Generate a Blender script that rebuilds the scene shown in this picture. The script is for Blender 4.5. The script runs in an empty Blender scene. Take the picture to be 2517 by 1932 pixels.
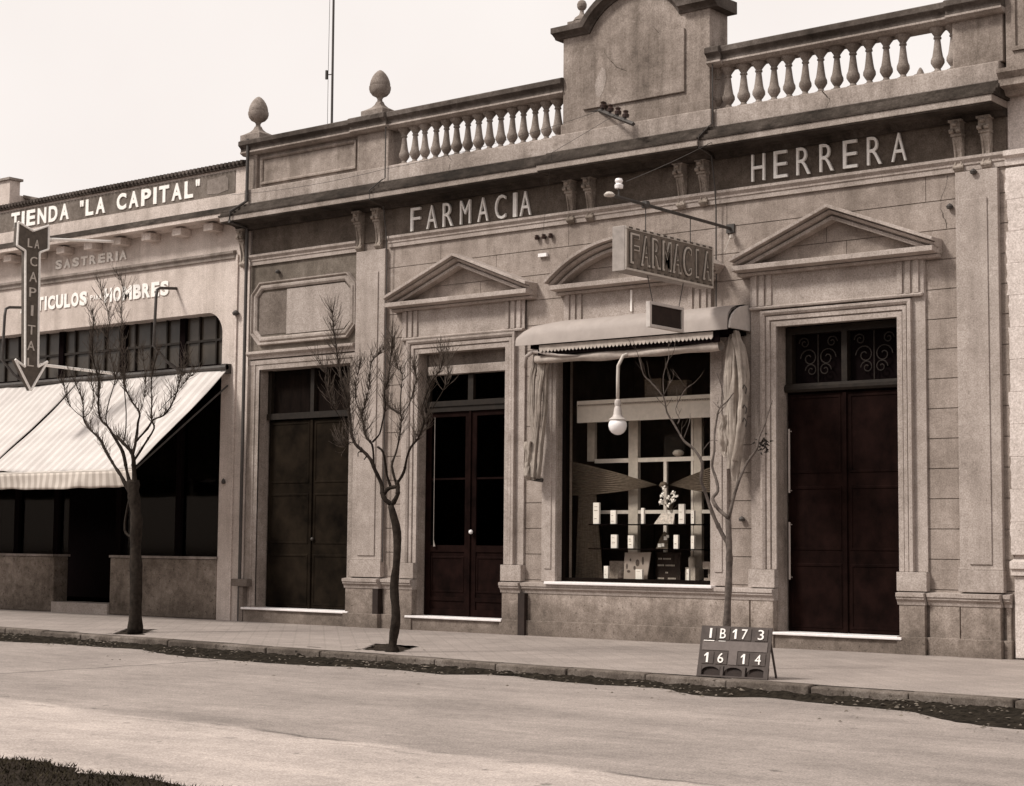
import bpy, math, random
from mathutils import Vector, Matrix, noise
random.seed(11)
R=math.radians
scene=bpy.context.scene
# ------------------------------------------------------------------ camera
cam=bpy.data.cameras.new('camera'); co=bpy.data.objects.new('camera',cam)
scene.collection.objects.link(co)
yaw,pitch,roll=0.675667,0.085680,0.0087903
f=Vector((-math.sin(yaw),math.cos(yaw),0)); r=Vector((math.cos(yaw),math.sin(yaw),0)); u=Vector((0,0,1))
f2=f*math.cos(pitch)+u*math.sin(pitch); u2=u*math.cos(pitch)-f*math.sin(pitch)
r3=r*math.cos(roll)+u2*math.sin(roll); u3=u2*math.cos(roll)-r*math.sin(roll)
m=Matrix.Identity(4)
for i in range(3): m[i][0]=r3[i]; m[i][1]=u3[i]; m[i][2]=-f2[i]
m.translation=Vector((0,-20,1.29)); co.matrix_world=m
cam.lens=61.997; cam.sensor_width=36; cam.sensor_fit='HORIZONTAL'; cam.clip_start=.1; cam.clip_end=1500
scene.camera=co
# ------------------------------------------------------------------ light
SUN_EL,SUN_AZ=46,-36      # from the left, behind the camera
w=bpy.data.worlds.new('World'); scene.world=w; w.use_nodes=True
nt=w.node_tree; N=nt.nodes; L=nt.links
bg=N['Background']; sky=N.new('ShaderNodeTexSky'); sky.sky_type='NISHITA'; sky.sun_disc=False
sky.sun_elevation=R(SUN_EL); sky.sun_rotation=R(180+SUN_AZ*-1); sky.dust_density=4; sky.air_density=1
hs=N.new('ShaderNodeHueSaturation'); hs.inputs['Saturation'].default_value=.04
mx=N.new('ShaderNodeMix'); mx.data_type='RGBA'; mx.inputs[0].default_value=.72
mx.inputs[7].default_value=(10.6,10.0,9.75,1)
tc=N.new('ShaderNodeTexCoord'); cn=N.new('ShaderNodeTexNoise'); cn.inputs['Scale'].default_value=2.2; cn.inputs['Detail'].default_value=5; L.new(tc.outputs['Generated'],cn.inputs['Vector'])
cr=N.new('ShaderNodeValToRGB'); cr.color_ramp.elements[0].position=.35; cr.color_ramp.elements[0].color=(.93,.885,.86,1); cr.color_ramp.elements[1].position=.62; cr.color_ramp.elements[1].color=(1.04,1.01,.985,1); L.new(cn.outputs[0],cr.inputs[0])
cm=N.new('ShaderNodeMix'); cm.data_type='RGBA'; cm.blend_type='MULTIPLY'; cm.inputs[0].default_value=1; cm.inputs[6].default_value=(10.8,10.35,10.1,1); L.new(cr.outputs[0],cm.inputs[7]); L.new(cm.outputs[2],mx.inputs[7])
L.new(sky.outputs[0],hs.inputs['Color']); L.new(hs.outputs[0],mx.inputs[6]); L.new(mx.outputs[2],bg.inputs[0])
bg.inputs[1].default_value=.112
sl=bpy.data.lights.new('sun','SUN'); sl.energy=3.5; sl.angle=R(11); sl.color=(1,.95,.88)
so=bpy.data.objects.new('sun',sl); scene.collection.objects.link(so)
d=Vector((math.sin(R(SUN_AZ))*math.cos(R(SUN_EL)),-math.cos(R(SUN_AZ))*math.cos(R(SUN_EL)),math.sin(R(SUN_EL))))
so.rotation_euler=d.to_track_quat('Z','Y').to_euler(); so.location=(-20,-20,25)
vs=scene.view_settings; vs.view_transform='Standard'; vs.look='None'; vs.exposure=0; vs.gamma=1; vs.use_curve_mapping=False

# ------------------------------------------------------------------ materials
def nodes(name):
    m=bpy.data.materials.new(name); m.use_nodes=True
    return m,m.node_tree,m.node_tree.nodes,m.node_tree.links,m.node_tree.nodes['Principled BSDF']
def noise_n(N,L,vec,scale,detail=4,rough=.55):
    n=N.new('ShaderNodeTexNoise'); n.inputs['Scale'].default_value=scale; n.inputs['Detail'].default_value=detail; n.inputs['Roughness'].default_value=rough
    L.new(vec,n.inputs['Vector']); return n.outputs[0]
def ramp(N,L,src,a,b,lo,hi):
    n=N.new('ShaderNodeMapRange'); n.inputs[1].default_value=a; n.inputs[2].default_value=b; n.inputs[3].default_value=lo; n.inputs[4].default_value=hi
    L.new(src,n.inputs[0]); return n.outputs[0]
def mul(N,L,a,b):
    n=N.new('ShaderNodeMath'); n.operation='MULTIPLY'; L.new(a,n.inputs[0]); L.new(b,n.inputs[1]); return n.outputs[0]
def scaled(N,L,src,s):
    n=N.new('ShaderNodeVectorMath'); n.operation='MULTIPLY'; n.inputs[1].default_value=s; L.new(src,n.inputs[0]); return n.outputs[0]
def tint(N,L,fac,col):
    n=N.new('ShaderNodeVectorMath'); n.operation='SCALE'; n.inputs[0].default_value=col[:3]; L.new(fac,n.inputs['Scale']); return n.outputs[0]
def stone(name,col,rough=.9,blotch=.22,grain=.30,streak=.2,bump=.3,fine=55,low=0,spots=.12):
    """cement render: broad weathering, rain streaks, dirty patches, sandy grain and pits"""
    m,t,N,L,P=nodes(name)
    pos=N.new('ShaderNodeNewGeometry').outputs['Position']
    a=ramp(N,L,noise_n(N,L,pos,.8,6,.62),.32,.68,1-blotch*1.25,1+blotch*1.1)
    b=ramp(N,L,noise_n(N,L,pos,fine,2,.8),.28,.72,1-grain,1+grain)
    c=ramp(N,L,noise_n(N,L,scaled(N,L,pos,(3.0,3.0,.22)),1,6,.65),.46,.72,1,1-streak*1.3)
    c2=ramp(N,L,noise_n(N,L,scaled(N,L,pos,(9,9,.8)),1,6,.7),.5,.8,1.02,1-streak*.7)
    e=ramp(N,L,noise_n(N,L,pos,6,6,.75),.33,.67,1-blotch*.95,1+blotch*.75)
    g_=ramp(N,L,noise_n(N,L,scaled(N,L,pos,(1,1,1.6)),2.3,7,.72),.56,.68,1,1-blotch*1.1)
    v=mul(N,L,mul(N,L,mul(N,L,a,b),mul(N,L,c,e)),mul(N,L,c2,g_))
    if spots:
        s=ramp(N,L,noise_n(N,L,pos,19,3,.6),.62,.70,1,1-spots*1.8); v=mul(N,L,v,s)
    if low:   # splash dirt on the lowest part of a wall
        sx=N.new('ShaderNodeSeparateXYZ'); L.new(pos,sx.inputs[0])
        nn=N.new('ShaderNodeMath'); nn.operation='ADD'; L.new(sx.outputs[2],nn.inputs[0]); L.new(ramp(N,L,noise_n(N,L,pos,3,5),0,1,-.35,.35),nn.inputs[1])
        v=mul(N,L,v,ramp(N,L,nn.outputs[0],0.05,.75,1-low,1))
    k=ramp(N,L,v,.4,1.4,.88,1.0)     # dirtier places are also browner
    cc=N.new('ShaderNodeCombineXYZ'); cc.inputs[0].default_value=col[0]*1.06
    gg=N.new('ShaderNodeMath'); gg.operation='MULTIPLY'; gg.inputs[1].default_value=col[1]*1.08; 
    k2=ramp(N,L,v,.4,1.4,.94,1.0); L.new(k2,gg.inputs[0]); L.new(gg.outputs[0],cc.inputs[1])
    bb=N.new('ShaderNodeMath'); bb.operation='MULTIPLY'; bb.inputs[1].default_value=col[2]*1.11; L.new(k,bb.inputs[0]); L.new(bb.outputs[0],cc.inputs[2])
    sc=N.new('ShaderNodeVectorMath'); sc.operation='SCALE'; L.new(cc.outputs[0],sc.inputs[0]); L.new(v,sc.inputs['Scale'])
    L.new(sc.outputs[0],P.inputs['Base Color']); P.inputs['Roughness'].default_value=rough; P.inputs['Specular IOR Level'].default_value=.15
    bm=N.new('ShaderNodeBump'); bm.inputs['Strength'].default_value=bump; bm.inputs['Distance'].default_value=.012
    L.new(noise_n(N,L,pos,fine*.6,6,.75),bm.inputs['Height']); L.new(bm.outputs[0],P.inputs['Normal'])
    return m
def plain(name,col,rough=.6,metal=0,spec=.3,var=.2,scale=12,bump=0,stretch=(1,1,1)):
    m,t,N,L,P=nodes(name)
    pos=scaled(N,L,N.new('ShaderNodeNewGeometry').outputs['Position'],stretch)
    a=ramp(N,L,noise_n(N,L,pos,scale,5,.65),.3,.7,1-var,1+var)
    L.new(tint(N,L,a,col),P.inputs['Base Color'])
    P.inputs['Roughness'].default_value=rough; P.inputs['Metallic'].default_value=metal; P.inputs['Specular IOR Level'].default_value=spec
    if bump:
        bm=N.new('ShaderNodeBump'); bm.inputs['Strength'].default_value=bump; bm.inputs['Distance'].default_value=.01
        L.new(noise_n(N,L,pos,scale*3,4,.7),bm.inputs['Height']); L.new(bm.outputs[0],P.inputs['Normal'])
    return m
def stripes(name,ca,cb,pitch,duty=.5,axis=0,var=.05,soft=.12):
    m,t,N,L,P=nodes(name)
    pos=N.new('ShaderNodeNewGeometry').outputs['Position']; sx=N.new('ShaderNodeSeparateXYZ'); L.new(pos,sx.inputs[0])
    k=N.new('ShaderNodeMath'); k.operation='MULTIPLY'; k.inputs[1].default_value=1/pitch; L.new(sx.outputs[axis],k.inputs[0])
    fr=N.new('ShaderNodeMath'); fr.operation='PINGPONG'; fr.inputs[1].default_value=.5; L.new(k.outputs[0],fr.inputs[0])
    q=ramp(N,L,fr.outputs[0],duty*.5-soft*.5,duty*.5+soft*.5,0,1)
    mx=N.new('ShaderNodeMix'); mx.data_type='RGBA'; mx.inputs[6].default_value=(*ca,1); mx.inputs[7].default_value=(*cb,1); L.new(q,mx.inputs[0])
    v=mul(N,L,ramp(N,L,noise_n(N,L,pos,2.5,5),.3,.7,1-var,1+var),ramp(N,L,noise_n(N,L,pos,60,2),.25,.75,1-var,1+var))
    s=N.new('ShaderNodeVectorMath'); s.operation='SCALE'; L.new(mx.outputs[2],s.inputs[0]); L.new(v,s.inputs['Scale']); L.new(s.outputs[0],P.inputs['Base Color'])
    P.inputs['Roughness'].default_value=.95; P.inputs['Specular IOR Level'].default_value=.1
    return m
def glass(name,tintc=(.75,.75,.72),refl=.5):
    m,t,N,L,P=nodes(name); N.remove(P)
    o=N['Material Output']; tr=N.new('ShaderNodeBsdfTransparent'); tr.inputs[0].default_value=(*tintc,1)
    g=N.new('ShaderNodeBsdfGlossy'); g.inputs['Roughness'].default_value=.06; g.inputs[0].default_value=(1,.95,.9,1)
    fr=N.new('ShaderNodeFresnel'); fr.inputs[0].default_value=1.45; k=N.new('ShaderNodeMath'); k.operation='MULTIPLY'; k.inputs[1].default_value=refl; L.new(fr.outputs[0],k.inputs[0])
    mx=N.new('ShaderNodeMixShader'); L.new(k.outputs[0],mx.inputs[0]); L.new(tr.outputs[0],mx.inputs[1]); L.new(g.outputs[0],mx.inputs[2]); L.new(mx.outputs[0],o.inputs[0])
    return m
S=(.30,.25,.212)
M={}
M['wall']=stone('render_wall',(0.2814,0.2359,0.2066),streak=.22)
M['trim']=stone('render_trim',(0.3416,0.2934,0.2636),blotch=.15,streak=.15)
M['mould']=stone('render_moulding',(0.3024,0.2598,0.2317),blotch=.2,streak=.2)
M['plinth']=stone('plinth_render',(0.3075,0.258,0.2252),low=.45,blotch=.25,spots=.25)
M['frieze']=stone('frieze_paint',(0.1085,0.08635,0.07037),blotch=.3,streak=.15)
M['grime_shade']=stone('weathered_shaded_cornice',(0.05,0.03979,0.03284),blotch=.45,streak=.35,grain=.3)  # grime on the caps; on the soffit, shade put into the colour
M['coping']=stone('weathered_coping',(0.085,0.06998,0.06086),blotch=.4,streak=.2,grain=.2)
M['parapet']=stone('parapet_render',(0.2684,0.2251,0.1966),blotch=.25,streak=.35)
M['block']=stone('parapet_block',(0.3335,0.2851,0.2542),blotch=.2,streak=.3)
M['baluster']=stone('baluster_render',(0.2185,0.1839,0.161),blotch=.25,streak=.2)
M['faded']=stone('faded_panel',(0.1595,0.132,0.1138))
M['pale']=stone('pale_patch',(0.3255,0.2814,0.2535),blotch=.12)
M['letter']=plain('letter_enamel',(0.85,0.81,0.77),var=.1,scale=20,rough=.5)
M['lettergold']=plain('letter_faded',(0.72,0.67,0.62),var=.25,scale=30,rough=.8)
M['marble']=plain('white_marble',(0.78,0.7336,0.7245),var=.08,rough=.5)
M['wood']=plain('dark_wood',(0.007,0.0045,0.0035),var=.5,scale=5,rough=.8,spec=.03,stretch=(2,2,.5))
M['woodred']=plain('red_brown_wood',(0.0085,0.0038,0.0031),var=.6,scale=4,rough=.8,spec=.03,stretch=(1,1,.8))
M['olive']=plain('shutter_paint',(0.0115,0.0082,0.0055),var=.7,scale=2.2,rough=.85,spec=.03)
M['framewood']=plain('transom_wood',(0.015,0.0105,0.0075),var=.4,rough=.6,spec=.2)
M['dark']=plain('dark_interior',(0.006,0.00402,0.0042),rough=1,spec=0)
M['room']=plain('room_wall',(0.055,0.04,0.033),var=.5,scale=2,rough=1,spec=0)
M['whitewood']=plain('white_painted_wood',(0.66,0.61,0.57),var=.1,rough=.6)
M['postwood']=plain('painted_post',(0.5,0.45,0.405),var=.15,rough=.6)
M['lpl']=stone('shop_plaster',(0.4968,0.4297,0.388),blotch=.12,streak=.2)
M['lplow']=stone('shop_low_wall',(0.192,0.1584,0.1326),low=.3,blotch=.35,spots=.3)
M['lband']=stone('sign_band',(0.1575,0.1323,0.114),blotch=.25,streak=.25)
M['lgrey']=stone('grey_band',(0.242,0.2067,0.1842),blotch=.2,streak=.3)
M['nb']=stone('neighbour_plaster',(0.525,0.4619,0.426),blotch=.1,streak=.1)
M['nbd']=stone('neighbour_dark',(0.2,0.1649,0.142),blotch=.3)
M['acorn']=stone('cast_stone',(0.209,0.1759,0.1539),blotch=.35,streak=.1,grain=.3,spots=.3)
M['metal']=plain('dark_iron',(0.05,0.04221,0.0378),var=.3,rough=.6,spec=.4)
M['lmetal']=plain('painted_metal',(0.5,0.4522,0.42),var=.12,rough=.5)
M['porcelain']=plain('porcelain',(0.8,0.7638,0.756),var=.05,rough=.3,spec=.5)
M['brownpor']=plain('brown_insulator',(0.03,0.01407,0.0105),var=.3,rough=.3,spec=.5)
M['signbox']=plain('sign_sheet_metal',(0.2835,0.248,0.226),var=.2,scale=10,rough=.6)
M['signlight']=plain('sign_letter_face',(0.5,0.45,0.4),var=.12,rough=.5)
M['signdark']=plain('sign_dark',(0.09,0.073,0.06),var=.3,rough=.6)
M['board']=plain('slate_board',(0.075,0.06,0.054),var=.2,scale=15,rough=.8)
M['boardtile']=plain('board_tile',(0.15,0.1246,0.1155),var=.15,scale=20,rough=.8)
M['hood']=plain('awning_hood',(0.345,0.297,0.27),var=.09,scale=5,rough=.7)
M['cloth']=plain('rolled_canvas',(0.42,0.365,0.325),var=.22,scale=9,rough=.95,spec=.05,bump=.4)
M['clothd']=plain('hanging_canvas',(0.3,0.258,0.225),var=.3,scale=7,rough=.95,spec=.05,bump=.4)
M['drape']=plain('display_drape',(0.13,0.105,0.085),var=.35,scale=14,rough=.95,spec=0,stretch=(1,1,4))
M['awn']=stripes('awning_canvas',(.565,.525,.50),(.475,.435,.412),.21,.42,var=.09)
M['val']=stripes('valance_canvas',(.56,.50,.45),(.40,.35,.31),.17,.5)
M['bark']=plain('bark',(0.026,0.02,0.016),var=.5,scale=18,rough=1,spec=.1,bump=.8)
M['barkpale']=plain('pale_bark',(0.11,0.09045,0.0798),var=.4,scale=18,rough=1,spec=.1,bump=.8)
M['soil']=plain('soil',(0.035,0.02814,0.0231),var=.5,scale=25,rough=1,spec=0,bump=1)
M['dirt']=plain('gutter_dirt',(0.02,0.016,0.012),var=.7,scale=14,rough=1,spec=.05,bump=1)
M['litter']=plain('litter',(0.13,0.11,0.09),var=.7,scale=9,rough=1,spec=.1)
M['globe']=plain('opal_glass',(0.86,0.8241,0.819),var=.02,rough=.2,spec=.5)
M['glass']=glass('window_glass',(.97,.96,.94),.13)
M['transom']=glass('transom_glass',(.35,.32,.29),.06)
M['paper']=plain('white_carton',(0.92,0.89,0.86),var=.04,rough=.8)
M['paperg']=plain('printed_card',(0.5,0.4522,0.42),var=.5,scale=30,rough=.8)
M['print']=plain('ink',(0.09,0.07035,0.063),var=.3,rough=.8)
M['darkcard']=plain('dark_card',(0.022,0.013,0.01),var=.3,rough=.7)

# ------------------------------------------------------------------ mesh helpers
class MB:
    def __init__(s): s.v=[]; s.f=[]
    def add(s,vs,fs):
        o=len(s.v); s.v+=[tuple(v) for v in vs]; s.f+=[tuple(i+o for i in f) for f in fs]; return s
    def box(s,x0,x1,y0,y1,z0,z1):
        return s.add([(x0,y0,z0),(x1,y0,z0),(x1,y1,z0),(x0,y1,z0),(x0,y0,z1),(x1,y0,z1),(x1,y1,z1),(x0,y1,z1)],
            [(0,3,2,1),(4,5,6,7),(0,1,5,4),(1,2,6,5),(2,3,7,6),(3,0,4,7)])
    def prism(s,poly,axis,a,b):
        """poly of 2-D points; axis 'x': (y,z), 'y': (x,z), 'z': (x,y)"""
        def P(p,t): return {'x':(t,p[0],p[1]),'y':(p[0],t,p[1]),'z':(p[0],p[1],t)}[axis]
        n=len(poly); vs=[P(p,a) for p in poly]+[P(p,b) for p in poly]
        fs=[tuple(range(n)),tuple(range(2*n-1,n-1,-1))]+[(i,i+n,(i+1)%n+n,(i+1)%n) for i in range(n)]
        return s.add(vs,fs)
    def tube(s,pts,rad,n=8,cap=True,wob=0):
        pts=[Vector(p) for p in pts]; m=len(pts)
        if not hasattr(rad,'__len__'): rad=[rad]*m
        vs=[];fs=[];prev=None
        for i,p in enumerate(pts):
            t=(pts[min(i+1,m-1)]-pts[max(i-1,0)]).normalized()
            if prev is None:
                a=Vector((0,0,1)) if abs(t.z)<.9 else Vector((1,0,0)); prev=t.cross(a).normalized()
            e=(prev-t*prev.dot(t)).normalized(); prev=e; g=t.cross(e)
            for k in range(n):
                q=2*math.pi*k/n; rr=rad[i]*(1+wob*random.uniform(-1,1)); vs.append(p+e*math.cos(q)*rr+g*math.sin(q)*rr)
        for i in range(m-1):
            for k in range(n): fs.append((i*n+k,i*n+(k+1)%n,(i+1)*n+(k+1)%n,(i+1)*n+k))
        if cap: fs+= [tuple(range(n-1,-1,-1)),tuple(range((m-1)*n,m*n))]
        return s.add(vs,fs)
    def lathe(s,prof,cx=0,cy=0,z=0,n=16):
        vs=[];fs=[];m=len(prof)
        for rr,h in prof:
            for k in range(n): q=2*math.pi*k/n; vs.append((cx+rr*math.cos(q),cy+rr*math.sin(q),z+h))
        for i in range(m-1):
            for k in range(n): fs.append((i*n+k,i*n+(k+1)%n,(i+1)*n+(k+1)%n,(i+1)*n+k))
        fs+=[tuple(range(n-1,-1,-1)),tuple(range((m-1)*n,m*n))]
        return s.add(vs,fs)
    def sweep(s,prof,path,closed=False,vert_ends=False):
        """closed profile of (depth towards street, outward offset) swept along an XZ path with mitres"""
        n=len(path); m=len(prof); vs=[];fs=[]
        def nrm(a,b): d=Vector((b[0]-a[0],b[1]-a[1])).normalized(); return Vector((-d.y,d.x))
        for i,p in enumerate(path):
            if closed: a=nrm(path[i-1],p); b=nrm(p,path[(i+1)%n])
            else:
                a=nrm(path[max(i-1,0)],path[max(i,1)]); b=nrm(path[min(i,n-2)],path[min(i+1,n-1)])
            k=(a+b)/max(.2,(1+a.dot(b)))
            if vert_ends and not closed and i in (0,n-1): k=Vector((0,1/max(.2,a.y)))
            for dpt,off in prof: vs.append((p[0]+k.x*off,-dpt,p[1]+k.y*off))
        for i in range(n if closed else n-1):
            j=(i+1)%n
            for q in range(m): fs.append((i*m+q,j*m+q,j*m+(q+1)%m,i*m+(q+1)%m))
        if not closed: fs+=[tuple(range(m)),tuple(range(n*m-1,(n-1)*m-1,-1))]
        return s.add(vs,fs)
    def sheet(s,fn,nu,nv,thick=0):
        vs=[fn(i/nu,j/nv) for j in range(nv+1) for i in range(nu+1)]
        fs=[(j*(nu+1)+i,j*(nu+1)+i+1,(j+1)*(nu+1)+i+1,(j+1)*(nu+1)+i) for j in range(nv) for i in range(nu)]
        return s.add(vs,fs)
    def join(s,me,mat):
        o=len(s.v); s.v+=[tuple(mat@v.co) for v in me.vertices]; s.f+=[tuple(i+o for i in p.vertices) for p in me.polygons]; return s
    def build(s,name,mat,parent=None,T=(0,0,0),bevel=0,smooth=False,solid=0):
        me=bpy.data.meshes.new(name); T=Vector(T)
        me.from_pydata([tuple(Vector(v)-T) for v in s.v],[],s.f); me.update()
        me.materials.append(M[mat] if isinstance(mat,str) else mat)
        import bmesh
        b=bmesh.new(); b.from_mesh(me); bmesh.ops.recalc_face_normals(b,faces=b.faces); b.to_mesh(me); b.free()
        o=bpy.data.objects.new(name,me); scene.collection.objects.link(o)
        if parent is None: o.location=T
        else: o.parent=parent
        if smooth:
            for p in me.polygons: p.use_smooth=True
            if smooth=='auto':
                try: me.set_sharp_from_angle(angle=R(40))
                except Exception: pass
        if solid:
            md=o.modifiers.new('solid','SOLIDIFY'); md.thickness=solid; md.offset=0
        if bevel:
            md=o.modifiers.new('bevel','BEVEL'); md.width=bevel; md.segments=2; md.limit_method='ANGLE'; md.angle_limit=R(35); md.harden_normals=False
        return o
def tag(o,label,cat,group=None):
    o['label']=label; o['category']=cat
    if group: o['group']=group
    return o
def thing(name,T,label,cat,group=None):
    o=bpy.data.objects.new(name,None); scene.collection.objects.link(o); o.location=T; o.empty_display_size=.2
    return tag(o,label,cat,group)
def struct(name,mb,mat,kind='structure',**k):
    o=mb.build(name,mat,**k); o['kind']=kind; return o
_txt={}
def glyph(ch,off=0.0,ext=.02):
    key=(ch,off,ext)
    if key not in _txt:
        cu=bpy.data.curves.new('t','FONT'); cu.body=ch; cu.size=1; cu.offset=off; cu.extrude=ext; cu.resolution_u=4
        ob=bpy.data.objects.new('t',cu); scene.collection.objects.link(ob)
        dg=bpy.context.evaluated_depsgraph_get(); me=bpy.data.meshes.new_from_object(ob.evaluated_get(dg))
        xs=[v.co.x for v in me.vertices]; ys=[v.co.y for v in me.vertices]
        _txt[key]=(me,min(xs),max(xs),min(ys),max(ys)); bpy.data.objects.remove(ob); bpy.data.curves.remove(cu)
    return _txt[key]
def put_glyph(mb,ch,o,right,up,w,h,off=0,ext=.02,depth=.02,slant=0):
    me,x0,x1,y0,y1=glyph(ch,off,ext)
    right=Vector(right); up=Vector(up); nrm=right.cross(up)
    A=Matrix.Identity(4); sx=w/(x1-x0); sy=h/(y1-y0); sz=depth/(2*ext)
    for i in range(3): A[i][0]=right[i]*sx; A[i][1]=up[i]*sy+right[i]*slant*sy; A[i][2]=nrm[i]*sz
    B=Matrix.Translation(Vector(o))@A@Matrix.Translation((-(x0+x1)/2,-y0,0))
    mb.join(me,B)
def put_poly(mb,poly,o,right,up,w,h,depth=.01):
    right=Vector(right); up=Vector(up); nrm=right.cross(up); o=Vector(o); n=len(poly)
    A=[o+right*(p[0]-.5)*w+up*p[1]*h for p in poly]; vs=[a-nrm*depth/2 for a in A]+[a+nrm*depth/2 for a in A]
    mb.add(vs,[tuple(range(n-1,-1,-1)),tuple(range(n,2*n))]+[(i,(i+1)%n,(i+1)%n+n,i+n) for i in range(n)])
ONE=[(.52,0),(1,0),(1,1),(.62,1),(0,.74),(0,.58),(.52,.74)]
def word(txt,xs,z,h,w,y,off=0.0,depth=.03,right=(1,0,0),narrow=.33):
    """letters centred on positions xs along a facade, standing on height z"""
    mb=MB()
    for ch,x in zip(txt,xs):
        if ch==' ': continue
        ww=w*(narrow if ch=='I' else 1)
        if ch=='"': put_glyph(mb,ch,(x,y,z+h*.66),right,(0,0,1),w*.5,h*.34,off,depth=depth); continue
        put_glyph(mb,ch,(x,y,z),right,(0,0,1),ww,h,off,depth=depth)
    return mb
def lin(a,b,n): return [a+(b-a)*i/(n-1) for i in range(n)]
# ================================================================== GROUND
def kerb_y(x): return -4.35-.068*(x+21)+.02*math.sin(x*1.7)+.012*math.sin(x*5.1+1)
def ground_mat():
    # poured concrete road: pale near slab, greyer far slab, a joint between them, a cross crack, tyre-polished bands
    m,t,N,L,P=nodes('road_concrete')
    pos=N.new('ShaderNodeNewGeometry').outputs['Position']; sx=N.new('ShaderNodeSeparateXYZ'); L.new(pos,sx.inputs[0])
    def math2(op,a,b=None,v=None):
        n=N.new('ShaderNodeMath'); n.operation=op; L.new(a,n.inputs[0])
        if b is not None: L.new(b,n.inputs[1])
        if v is not None: n.inputs[1].default_value=v
        return n.outputs[0]
    wob=ramp(N,L,noise_n(N,L,pos,1.1,6,.6),0,1,-.28,.28)
    y=math2('ADD',sx.outputs[1],wob); k=math2('MULTIPLY',sx.outputs[0],v=.075); y=math2('ADD',y,k)   # joint line drifts with x
    slab=ramp(N,L,y,-11.50,-11.38,1.36,.95)
    dj=math2('ABSOLUTE',math2('ADD',y,v=11.40)); jm=ramp(N,L,noise_n(N,L,pos,.55,3),.48,.56,1,.0)
    joint=ramp(N,L,dj,.014,.045,0,1); joint=math2('MAXIMUM',joint,jm)
    joint=ramp(N,L,joint,0,1,.45,1)
    dj2=math2('ABSOLUTE',math2('ADD',y,v=11.58)); joint2=math2('MAXIMUM',ramp(N,L,dj2,.005,.03,0,1),ramp(N,L,noise_n(N,L,pos,.9,3),.45,.5,0,1)); joint2=ramp(N,L,joint2,0,1,.78,1)
    xx=math2('ABSOLUTE',math2('ADD',math2('ADD',sx.outputs[0],ramp(N,L,noise_n(N,L,pos,2,5),0,1,-.12,.12)),v=16.0))
    cr=ramp(N,L,xx,.014,.05,.5,1)
    a=ramp(N,L,noise_n(N,L,scaled(N,L,pos,(.6,1,1)),.9,8,.7),.34,.66,.76,1.17)
    b=ramp(N,L,noise_n(N,L,pos,60,2,.85),.3,.7,.62,1.34)
    c=mul(N,L,ramp(N,L,noise_n(N,L,scaled(N,L,pos,(.5,3,1)),1.6,7,.72),.35,.7,1.06,.88),ramp(N,L,noise_n(N,L,pos,9,5,.75),.35,.68,1.07,.86))
    s=ramp(N,L,noise_n(N,L,pos,5.5,3,.5),.70,.75,1,.55)
    v=mul(N,L,mul(N,L,mul(N,L,a,b),mul(N,L,c,s)),mul(N,L,mul(N,L,joint,joint2),mul(N,L,slab,cr)))
    L.new(tint(N,L,v,(.312,.268,.243)),P.inputs['Base Color']); P.inputs['Roughness'].default_value=.95; P.inputs['Specular IOR Level'].default_value=.15
    bm=N.new('ShaderNodeBump'); bm.inputs['Strength'].default_value=.35; bm.inputs['Distance'].default_value=.01
    L.new(noise_n(N,L,pos,30,6,.7),bm.inputs['Height']); L.new(bm.outputs[0],P.inputs['Normal'])
    return m
def tile_mat():
    m,t,N,L,P=nodes('pavement_tiles')
    pos=N.new('ShaderNodeNewGeometry').outputs['Position']
    br=N.new('ShaderNodeTexBrick'); br.offset=0; br.inputs['Scale'].default_value=1; br.inputs['Mortar Size'].default_value=.012
    br.inputs['Brick Width'].default_value=.2; br.inputs['Row Height'].default_value=.2
    br.inputs['Color1'].default_value=(1,1,1,1); br.inputs['Color2'].default_value=(.9,.9,.9,1); br.inputs['Mortar'].default_value=(.85,.85,.85,1)
    rb=N.new('ShaderNodeVectorRotate'); rb.inputs['Angle'].default_value=R(45); rb.rotation_type='Z_AXIS'; L.new(pos,rb.inputs[0]); L.new(rb.outputs[0],br.inputs['Vector'])
    bw=N.new('ShaderNodeRGBToBW'); L.new(br.outputs[0],bw.inputs[0])
    rt=N.new('ShaderNodeVectorRotate'); rt.inputs['Angle'].default_value=R(45); rt.rotation_type='Z_AXIS'; L.new(pos,rt.inputs[0])
    wv=N.new('ShaderNodeTexWave'); wv.inputs['Scale'].default_value=7; wv.inputs['Distortion'].default_value=.6; L.new(rt.outputs[0],wv.inputs['Vector'])
    a=ramp(N,L,noise_n(N,L,pos,1.3,6,.6),.3,.7,.84,1.14); b=ramp(N,L,noise_n(N,L,pos,50,2,.85),.3,.7,.66,1.30)
    s=ramp(N,L,noise_n(N,L,scaled(N,L,pos,(.7,1.6,1)),2.2,4,.5),.66,.76,1,.74)
    v=mul(N,L,mul(N,L,mul(N,L,a,b),mul(N,L,bw.outputs[0],s)),ramp(N,L,wv.outputs['Fac'],0,1,.93,1.05))
    L.new(tint(N,L,v,(.318,.272,.246)),P.inputs['Base Color']); P.inputs['Roughness'].default_value=.95; P.inputs['Specular IOR Level'].default_value=.15
    bm=N.new('ShaderNodeBump'); bm.inputs['Strength'].default_value=.3; bm.inputs['Distance'].default_value=.006
    L.new(v,bm.inputs['Height']); L.new(bm.outputs[0],P.inputs['Normal'])
    return m
M['road']=ground_mat(); M['tiles']=tile_mat()
M['kerb']=stone('kerb_stone',(.13,.108,.092),blotch=.4,grain=.3,spots=.4)
M['grass']=plain('verge_grass',(.032,.026,.017),var=.6,scale=6,rough=1,spec=.05)
g=MB(); g.box(-250,250,-250,400,-.6,-.3); struct('ground',g,'soil')
g=MB(); g.sheet(lambda a,b:(-90+150*a,(kerb_y(-90+150*a)-.03)*(1-b)+(-60)*b,-.12),300,1); struct('road',g,'road')
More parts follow.
